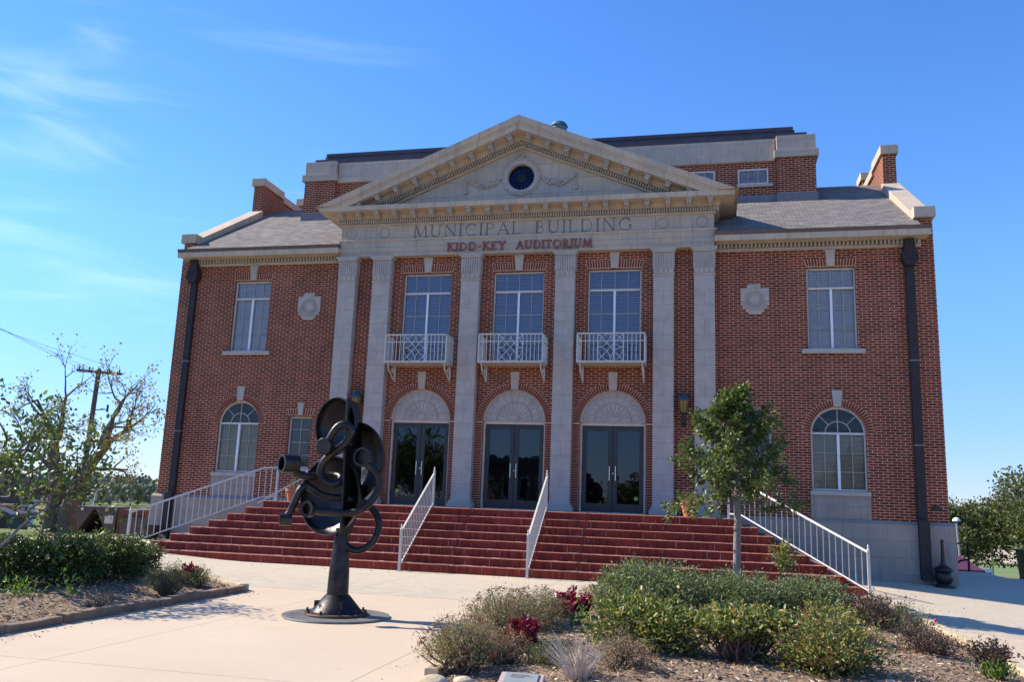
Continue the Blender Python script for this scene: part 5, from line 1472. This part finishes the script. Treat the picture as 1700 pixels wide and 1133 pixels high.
# playing field, pale track, fence, poles, sign
k = M().add([(20, 62, -5.9), (60, 62, -5.9), (70, 110, -5.9), (20, 110, -5.9)], [(0, 1, 2, 3)])
tag(k.build('playing_field', simple('mown_field', (.13, .18, .05), .95, vary=.2, scale=.3), fix=False), kind='structure')
tag(M().add([(20, 112, -5.6), (80, 112, -5.6), (80, 128, -4.3), (20, 128, -4.3)], [(0, 1, 2, 3)]).build('pale_track', simple('tan_gravel', (.45, .37, .26), .95), fix=False), kind='structure')
t = thing('field_fence', 'low dark picket fence along the near side of the playing field', 'fence', (25, 52, -5.8))
k = M()
for i in range(40): k.box(i*.3, i*.3+.08, 0, .05, 0, 1.5)
k.box(-.1, 12, -.02, .07, 1.35, 1.42); k.build('pickets', 'black_iron', t)
for i, (x, lab) in enumerate(((28.6, 'yellow pole standing at the near edge of the playing field'), (33.2, 'yellow pole at the right edge of the playing field'))):
    t = thing('yellow_pole', lab, 'pole', (x, 56, -5.9), group='yellow poles by the field')
    M().tube([(0, 0, 0), (0, 0, 4.4 if i == 0 else 2.4)], .08, 8).build('pole', simple('yellow_pole_paint', (.62, .58, .2), .6), t)
t = thing('field_sign', 'small blue and white sign on a post beyond the maroon pavilion', 'sign', (25.3, 46, -5.6))
M().tube([(0, 0, 0), (0, 0, 2.0)], .06, 8).build('post', 'frame', t)
M().box(-.35, .35, -.04, .04, 1.3, 2.3).build('panel', simple('white_sign_panel', (.7, .74, .8), .5), t)
M().box(-.3, .3, -.05, -.041, 1.75, 2.05).build('blue_band', simple('blue_band', (.08, .2, .5), .5), t)

# ================================================================== BEHIND THE CAMERA (seen in the door glass)
bg_tree((-24, -62, G), 8.2, 6.5, 3500, .5, L_OAK, 71, 'broad tree across the street, reflected in the left door glass')
bg_tree((-34, -66, G), 8.8, 7, 3000, .5, L_OAK, 73, 'large tree across the street beyond the left of the plaza')
bg_tree((-1, -66, G), 4.6, 5.0, 2500, .5, L_OAK, 75, 'low tree across the street, reflected in the right door glass')
bg_tree((8, -70, G), 5.6, 5.0, 2500, .5, L_OAK, 77, 'low tree across the street behind the photographer')
bg_tree((20, -66, G), 7.5, 6.0, 2500, .5, L_OAK, 79, 'broad tree across the street to the right behind the photographer')
ob_ = lowb('office_building', 'dark flat-roofed office across the street, reflected in the centre door glass', -13, -68, 9, 10, 5.6, PI, simple('dark_office_wall', (.16, .10, .08), .8), rf, wins=5)
for i, x in enumerate((-5.8, -2.4)):
    t = thing('street_pole', ['slim utility pole across the street, the left one reflected in the right door', 'slim utility pole across the street, the right one reflected in the right door'][i], 'utility pole', (x, -52, G), group='poles across the street')
    M().tube([(0, 0, 0), (.5-.9*i, 0, 13)], [.16, .11], 8).build('pole', 'pole_wood', t)
    M().box(-.9, .9, -.06, .06, 11.2, 11.35).build('crossarm', 'pole_wood', t)
for i, z in enumerate((7.0, 8.2)):
    pts = [(-40+8*q, -52, z+1.2*((q-5)/5)**2) for q in range(11)]
    tag(M().tube(pts, .03, 5).build('street_cable', 'wire'), ['lower cable strung along the street behind the photographer', 'upper cable strung along the street behind the photographer'][i], 'cable', 'cables along the street')

# ================================================================== PLANTING BEDS
def bed(name, poly, seed, hump=.10):
    xs_ = [p[0] for p in poly]; ys_ = [p[1] for p in poly]
    def inside(x, y):
        c = False; n = len(poly); j = n-1
        for i in range(n):
            xi, yi = poly[i]; xj, yj = poly[j]
            if (yi > y) != (yj > y) and x < (xj-xi)*(y-yi)/(yj-yi)+xi: c = not c
            j = i
        return c
    def dist(x, y):
        d = 9
        for i in range(len(poly)):
            a = Vector(poly[i]); b = Vector(poly[(i+1) % len(poly)]); p = Vector((x, y)); ab = b-a
            t_ = max(0, min(1, (p-a).dot(ab)/ab.dot(ab))); d = min(d, (p-a-ab*t_).length)
        return d
    st = .08; nx = int((max(xs_)-min(xs_))/st)+1; ny = int((max(ys_)-min(ys_))/st)+1
    idx = {}; k = M()
    for j in range(ny):
        for i in range(nx):
            x, y = min(xs_)+i*st, min(ys_)+j*st
            if inside(x, y):
                h = .05+hump*smooth01(dist(x, y)/1.2)+.035*noise.noise(Vector((x*3.1, y*3.1, seed)))+.02*noise.noise(Vector((x*11, y*11, seed)))
                idx[(i, j)] = len(k.v); k.v.append((x, y, gz(x, y)+h))
    for (i, j) in idx:
        q = [(i, j), (i+1, j), (i+1, j+1), (i, j+1)]
        if all(a in idx for a in q): k.f.append(tuple(idx[a] for a in q))
    o = tag(k.build(name, 'mulch', smooth=True, fix=False), kind='structure')
    rs = np.random.RandomState(seed); P = []
    V = np.array(k.v); n = 17000
    s_ = V[rs.randint(0, len(V), n)]+rs.normal(0, .03, (n, 3))*[1, 1, .25]+[0, 0, .012]
    near = s_
    D = rs.normal(0, 1, (n, 3)); D[:, 2] *= .25
    L = leaf_mat('mulch_chip', [(0, (.07, .045, .03)), (.4, (.26, .17, .11)), (.8, (.50, .38, .27)), (1, (.66, .55, .42))], trans=0.0, rough=.9, spec=.1)
    tag(leaves('mulch_chips', near, D, .062, L, None, seed=seed, asp=.26, jit=.25), None, None, kind='stuff')['label'] = 'pale bark chips scattered over the '+('left' if poly[0][0] < 0 else 'right')+' planting bed'
    return o
LB = [(-2.25, -20), (-2.25, -10.75), (-3.9, -9.2), (-8.6, -7.2), (-8.6, -20)]
RB = [(4.3, -18.5), (3.0, -16.35), (2.75, -13.5), (2.75, -10.7), (3.2, -9.3), (5.6, -6.2), (8.6, -5.4), (8.72, -8), (8.72, -20)]
bed('planting_bed', LB, 5); bed('planting_bed', RB, 6)
rs = random.Random(9)
def edging(p0, p1, n, mat, group, where, h=.105):
    p0, p1 = Vector(p0), Vector(p1); L = (p1-p0).length; d = (p1-p0).normalized(); nn = Vector((-d.y, d.x))
    cuts = sorted([0, 1]+[min(.97, max(.03, (i+rs.uniform(-.3, .3))/n)) for i in range(1, n)])
    objs = []
    for i in range(n):
        a, b = cuts[i]*L+.008, cuts[i+1]*L-.008
        c = p0+d*(a+b)/2; hh = h*rs.uniform(.85, 1.15)
        k = M(); w = .075*rs.uniform(.85, 1.2); segs = 5; top = []
        for q in range(segs+1):
            t_ = -(b-a)/2+(b-a)*q/segs
            wv, hv_ = w*rs.uniform(.85, 1.12), hh*rs.uniform(.93, 1.06)
            for (sx, z) in ((-wv, -.05), (-wv, hv_*.93), (-wv*.8, hv_), (wv*.8, hv_), (wv, hv_*.93), (wv, -.05)):
                k.v.append((d.x*t_+nn.x*sx, d.y*t_+nn.y*sx, z))
        for q in range(segs):
            for j in range(6): k.f.append((q*6+j, q*6+(j+1) % 6, (q+1)*6+(j+1) % 6, (q+1)*6+j))
        k.f.append(tuple(range(6))); k.f.append(tuple(segs*6+j for j in reversed(range(6))))
        o = k.build('edging_stone', mat, loc=(c.x, c.y, gz(c.x, c.y)))
        objs.append(o)
    for i, o in enumerate(objs):
        tag(o, where(i), 'edging stone', group)
ORD = ['first', 'second', 'third', 'fourth', 'fifth', 'sixth', 'seventh', 'eighth', 'ninth', 'tenth', 'eleventh', 'twelfth', 'thirteenth', 'fourteenth', 'fifteenth', 'sixteenth']
brn = simple('brown_edging_stone', (.20, .135, .09), .9, vary=.35, scale=5, bump=.01, bscale=25)
yls = simple('yellow_limestone_edging', (.46, .37, .24), .9, vary=.3, scale=5, bump=.01, bscale=25)
edging((-2.2, -17.6), (-2.2, -10.7), 11, brn, 'brown stones edging the left bed', lambda i: ORD[i]+' brown stone of the left bed edging, counted from the photographer')
edging((-2.2, -10.65), (-3.9, -9.15), 4, yls, 'rough stones at the back corner of the left bed', lambda i: ORD[i]+' rough pale stone behind the left bed, counted from its tip')
edging((2.98, -16.35), (2.70, -10.7), 9, yls, 'stones edging the left side of the right bed', lambda i: ORD[i]+' stone along the walkway side of the right bed, counted from the photographer')
edging((8.78, -15.5), (8.78, -7.0), 12, yls, 'yellow stones edging the right bed', lambda i: ORD[i]+' yellow stone on the far right edge of the right bed, from the photographer')
for i, (x, y, r, lb) in enumerate(((3.20, -16.95, .10, 'large pale rock at the near corner of the right bed'), (3.42, -16.82, .07, 'smaller pale rock beside the large one at the near corner'), (7.55, -13.1, .09, 'grey stone lying in the mulch near the low dark shrub'))):
    k = M(); rr = random.Random(i)
    k.ball((0, 0, 0), r, 28, (1.3, 1, .6)); k.v = [tuple(c*(1+.18*noise.noise(Vector(v)*9+Vector((i*7, 0, 0)))) for c in v) for v in k.v]
    tag(k.build('rock', yls if i < 2 else 'bark_grey', smooth=True, loc=(x, y, gz(x, y)+.12)), lb, 'rock', 'rocks in the beds')

rs = np.random.RandomState(88); P = []
for i in range(380):
    sd = rs.choice([0, 1, 2, 3])
    if sd == 0: x, y = -2.05+abs(rs.normal(0, .2)), rs.uniform(-16.5, -10.5)
    elif sd == 1: x, y = 2.6-abs(rs.normal(0, .2)), rs.uniform(-16.5, -8)
    elif sd == 2: x, y = 8.95+abs(rs.normal(0, .7)), rs.uniform(-15, -4)
    else: x, y = rs.uniform(-8, 9), -5.05-abs(rs.normal(0, .35))
    P.append((x, y, gz(x, y)+.006))
D = rs.normal(0, 1, (380, 3)); D[:, 2] *= .12
o = leaves('fallen_leaves', P, D, .036, leaf_mat('fallen_leaf', [(0, (.10, .06, .03)), (.6, (.24, .15, .07)), (1, (.33, .25, .12))], trans=0, rough=.8), None, seed=89, asp=.5, jit=.08, droop=0.0)
tag(o, 'small dry leaves blown along the bed edgings and the foot of the steps', None, kind='stuff')
# plants: left bed
hg = 'clipped hedge shrubs in the left bed'
shrub('hedge_shrub', 'dense dark green hedge shrub at the left edge of the left bed', 'shrub', (-4.95, -13.15), (0.85, 0.55, 0.76), 12000, .056, L_HEDGE, 101, stems=30, flat=.45, group=hg, lump=.10)
shrub('hedge_shrub', 'dark green hedge shrub in the middle of the left hedge row, above the pale stones', 'shrub', (-4.3, -12.45), (0.62, 0.5, 0.8), 10500, .056, L_HEDGE, 102, stems=30, flat=.45, group=hg, lump=.10)
shrub('hedge_shrub', 'dark green hedge shrub third along the hedge row, left of the one with bare stems', 'shrub', (-4.2, -11.55), (0.56, 0.5, 0.78), 9500, .056, L_HEDGE, 103, stems=40, flat=.5, group=hg, lump=.10)
shrub('hedge_shrub', 'hedge shrub at the right end of the row, bare stems showing beside the red plant', 'shrub', (-4.42, -10.65), (0.46, 0.45, 0.62), 6500, .056, L_HEDGE, 104, stems=60, flat=.5, group=hg, lump=.12, open_=.8)
shrub('grey_green_shrub', 'loose grey-green shrub at the tip of the left bed before the red plant', 'shrub', (-2.6, -12.25), (0.3, 0.26, 0.46), 4200, .034, L_SAGE, 105, stems=40, asp=.28)
shrub('grey_green_shrub', 'small grey-green shrub right of the red plant at the back of the left bed', 'shrub', (-2.72, -11.2), (0.2, 0.18, 0.36), 1800, .034, L_SAGE, 106, stems=30, asp=.28)
shrub('twiggy_plant', 'small half-dead twiggy plant on the mulch in the middle of the left bed', 'plant', (-2.5, -13.9), (0.16, 0.14, 0.22), 450, .03, L_BROWN, 107, stems=40, asp=.25)
shrub('twiggy_plant', 'reddish dry plant at the lower left corner of the left bed', 'plant', (-2.55, -15.9), (0.24, 0.22, 0.38), 1500, .03, L_ASTER, 108, stems=50, asp=.25)
shrub('green_sprig', 'bright green sprig growing below the hedge at the left', 'plant', (-3.3, -13.5), (0.14, 0.12, 0.26), 160, .075, L_LIME, 109, stems=8, asp=.25)
shrub('green_sprig', 'bright green sprig on the mulch under the hedge, further left', 'plant', (-3.7, -13.95), (0.18, 0.15, 0.28), 240, .075, L_LIME, 110, stems=8, asp=.25)
def celosia(x, y, r, h, n, seed, label, sp=None):
    rs = np.random.RandomState(seed); t = thing('red_celosia', label, 'flowering plant', (x, y, gz(x, y)+.05), group='crimson plumed plants')
    k = M(); P = []; D = []
    for i in range(n):
        a = rs.uniform(0, 2*PI); q = r*math.sqrt(rs.uniform(0, 1)); hh = h*rs.uniform(.55, 1.0)*(1-.3*(q/r)); b = Vector((q*.25*math.cos(a), q*.25*math.sin(a), 0)); e = Vector((q*math.cos(a), q*math.sin(a), hh))
        k.tube([b, b.lerp(e, .5), e], [.007, .006, .003], 4, cap=False)
        m_ = 60
        for j in range(m_):
            t_ = .35+.65*j/m_; c = b.lerp(e, t_); ang = rs.uniform(0, 2*PI); rr = .030*(1.3-t_)
            P.append((c.x+rr*math.cos(ang), c.y+rr*math.sin(ang), c.z)); D.append((math.cos(ang)*.6, math.sin(ang)*.6, .9))
    k.build('stems', simple('crimson_stem', (.12, .015, .03), .7), t, fix=False)
    leaves('flower_plumes', P, D, .052, L_RED, t, seed=seed, asp=.5, jit=.4)
celosia(-2.98, -11.15, .24, .44, 34, 121, 'crimson celosia at the back tip of the left bed')
celosia(3.60, -15.2, .19, .50, 34, 122, 'crimson celosia with a tall spike in the front of the right bed')
celosia(3.66, -12.3, .30, .52, 50, 123, 'larger crimson celosia further back in the right bed, left of the boxwood')
# plants: right bed
asg = 'faded aster bushes in the right bed'
def aster(x, y, rad, n, seed, label):
    t = shrub('aster_bush', label, 'shrub', (x, y), rad, n, .029, L_ASTER, seed, stems=80, asp=.30, group=asg, lump=.16, clump=8)
    rs = np.random.RandomState(seed+500); m_ = 90; u_ = rs.uniform(0, 2*PI, m_); w = rs.uniform(.1, 1, m_); q = np.sqrt(1-w*w)
    P = np.stack([q*np.cos(u_)*rad[0]*1.12, q*np.sin(u_)*rad[1]*1.12, rad[2]*.45+w*rad[2]*.66], 1)
    P = np.repeat(P, 7, 0)+rs.normal(0, .008, (m_*7, 3))
    sh = leaves('seed_heads', P, rs.normal(0, 1, (m_*7, 3)), .02, leaf_mat('faded_flower', [(0, (.12, .03, .04)), (1, (.30, .12, .12))], rough=.8), t, seed=seed, asp=.7); sh['kind'] = 'stuff'
aster(3.20, -16.15, (.36, .32, .50), 8500, 131, 'faded pinkish aster bush at the near left corner of the right bed')
aster(3.28, -14.7, (.44, .42, .62), 11000, 132, 'faded aster bush in the middle of the walkway side, behind the front one')
aster(3.40, -13.5, (.38, .40, .56), 8000, 133, 'faded aster bush just in front of the larger crimson celosia')
aster(3.80, -11.0, (.28, .28, .40), 3600, 134, 'small faded aster bush behind the larger crimson celosia')
shrub('dry_shrub', 'brown dried shrub between the two crimson plants and the front aster bush', 'shrub', (3.5, -15.75), (0.24, 0.22, 0.38), 2600, .026, L_BROWN, 141, stems=70, asp=.25)
shrub('dry_shrub', 'low dull green and brown shrub behind the plaque', 'shrub', (4.0, -15.85), (0.26, 0.22, 0.32), 2600, .028, L_SAGE, 142, stems=50, asp=.3)
shrub('dry_shrub', 'brown dying shrub right of the dried grass tuft', 'shrub', (4.72, -15.8), (0.32, 0.3, 0.42), 3400, .028, L_BROWN, 143, stems=80, asp=.3)
shrub('green_sprig', 'lime green leafy weed in front of the larger crimson celosia', 'plant', (3.84, -12.95), (0.12, 0.1, 0.28), 260, .06, L_LIME, 144, stems=8, asp=.35)
# dried grass tuft
t = thing('dried_grass', 'pale bleached tuft of dried ornamental grass beside the plaque', 'grass tuft', (4.36, -16.42, gz(4.36, -16.4)+.07))
k = M(); rs_ = np.random.RandomState(77)
for i in range(130):
    a = rs_.uniform(0, 2*PI); q = rs_.uniform(.03, .34); hh = rs_.uniform(.22, .46)
    k.tube([(q*.2*math.cos(a), q*.2*math.sin(a), 0), (q*.5*math.cos(a), q*.5*math.sin(a), hh*.6), (q*math.cos(a)+rs_.normal(0, .03), q*math.sin(a), hh)], [.004, .003, .0015], 4, cap=False)
k.build('blades', simple('bleached_blade', (.52, .43, .35), .8, vary=.2, scale=30), t, fix=False)
bxg = 'boxwood mounds in the right bed'
shrub('boxwood', 'tallest rounded grey-green boxwood mound at the back left of the right bed', 'shrub', (4.68, -11.5), (0.8, 0.72, 0.8), 12500, .046, L_BOX, 151, stems=30, flat=.75, group=bxg, lump=.10)
shrub('boxwood', 'boxwood mound behind the trunk of the young tree', 'shrub', (5.87, -11.2), (0.66, 0.62, 0.7), 9500, .046, L_BOX, 152, stems=30, flat=.7, group=bxg, lump=.10)
shrub('boxwood', 'boxwood mound right of the young tree trunk, below the handrail', 'shrub', (6.88, -10.9), (0.58, 0.58, 0.66), 8000, .046, L_BOX, 153, stems=30, flat=.7, group=bxg, lump=.12)
shrub('glossy_shrub', 'rounded glossy yellow-green shrub in the centre front of the right bed', 'shrub', (4.82, -14.7), (.52, .46, .60), 5200, .060, L_YEL, 161, stems=40, flat=1.0, asp=.5, lump=.2)
shrub('glossy_shrub', 'yellow-green shrub with a bare tangle of stems, right of the rounded one', 'shrub', (5.78, -14.85), (.52, .44, .54), 3600, .058, L_YEL, 162, stems=150, flat=.95, asp=.5, lump=.16, lift=.22, open_=1.0)
shrub('turning_shrub', 'loose shrub turning orange and yellow at the right front of the right bed', 'shrub', (6.58, -15.15), (.50, .44, .56), 5000, .050, L_ORG, 163, stems=70, asp=.42, lump=.24)
shrub('turning_shrub', 'sparser lower shrub with orange tints just behind the turning shrub', 'shrub', (6.9, -12.9), (0.42, 0.38, 0.5), 3200, .048, L_ORG, 164, stems=50, asp=.42, lump=.24)
shrub('bronze_shrub', 'brownish-green shrub by the foot of the right handrail', 'shrub', (7.66, -11.3), (0.5, 0.48, 0.53), 5200, .036, L_DARKPUR, 165, stems=60, asp=.4, lump=.2)
shrub('wispy_plant', 'wispy green plant with a pink bloom right of the brownish shrub', 'plant', (8.08, -11.8), (0.28, 0.26, 0.46), 1300, .034, L_SAGE, 166, stems=60, asp=.22, lump=.3)
shrub('low_dark_shrub', 'low dark spreading shrub on the mulch at the right of the bed', 'shrub', (7.92, -13.3), (0.3, 0.26, 0.32), 2600, .034, L_DARKPUR, 167, stems=60, asp=.4)
t = shrub('purple_sedum', 'purple-brown plant with a lime green base at the lower right corner', 'plant', (8.26, -14.4), (0.2, 0.18, 0.36), 1500, .036, L_DARKPUR, 168, stems=30, asp=.5, lift=.12)
rs = np.random.RandomState(5)
gs_ = leaves('green_shoots', rs.normal(0, .07, (160, 3))*[1, 1, .6]+[-.02, -.12, .14], np.tile([0, -.2, 1.0], (160, 1)), .085, L_LIME, t, seed=9, asp=.22, jit=.45); gs_['kind'] = 'stuff'
shrub('leafy_sapling', 'leafy sapling poking up above the boxwood in front of the steps', 'sapling', (6.79, -7.7), (0.2, 0.2, 1.0), 420, .085, L_YEL, 169, stems=10, asp=.4, lift=.30)
tag(M().ball((0, 0, 0), .035, 8, (1.2, 1, .7)).build('fallen_flower', simple('orange_red_petal', (.6, .06, .02), .6), loc=(3.50, -16.1, gz(3.4, -16.1)+.22)), 'small orange-red bloom beside the front crimson plant', 'flower')
tag(M().ball((0, 0, 0), .022, 8).build('pink_flower', simple('pink_petal', (.55, .05, .12), .6), loc=(8.3, -12.0, gz(8.2, -12)+.36)), 'tiny pink bloom on the wispy plant', 'flower')
# bronze-coloured plaque on a stone block
t = thing('plaque', 'small grey inscribed plaque on a pinkish stone at the near edge of the right bed', 'plaque', (3.92, -16.78, gz(3.9, -16.7)+.09), rz=.05)
t.rotation_euler = (math.radians(18), 0, .02)
M().box(-.19, .19, -.15, .13, -.05, .075).build('stone_block', simple('pink_granite', (.42, .31, .27), .8, vary=.2, scale=30), t, bevel=.01)
M().box(-.145, .145, -.12, .105, .076, .088).build('plate', simple('grey_plate', (.30, .31, .29), .45, .2), t, bevel=.003)
k = M(); rr = random.Random(2)
for j, n in enumerate((7, 9, 6)):
    x = -.09
    for q in range(n):
        w = rr.uniform(.010, .022); k.box(x, x+w, .062-j*.022, .069-j*.022, .0885, .0895); x += w+.005
k.build('engraved_text', 'dark_room', t)
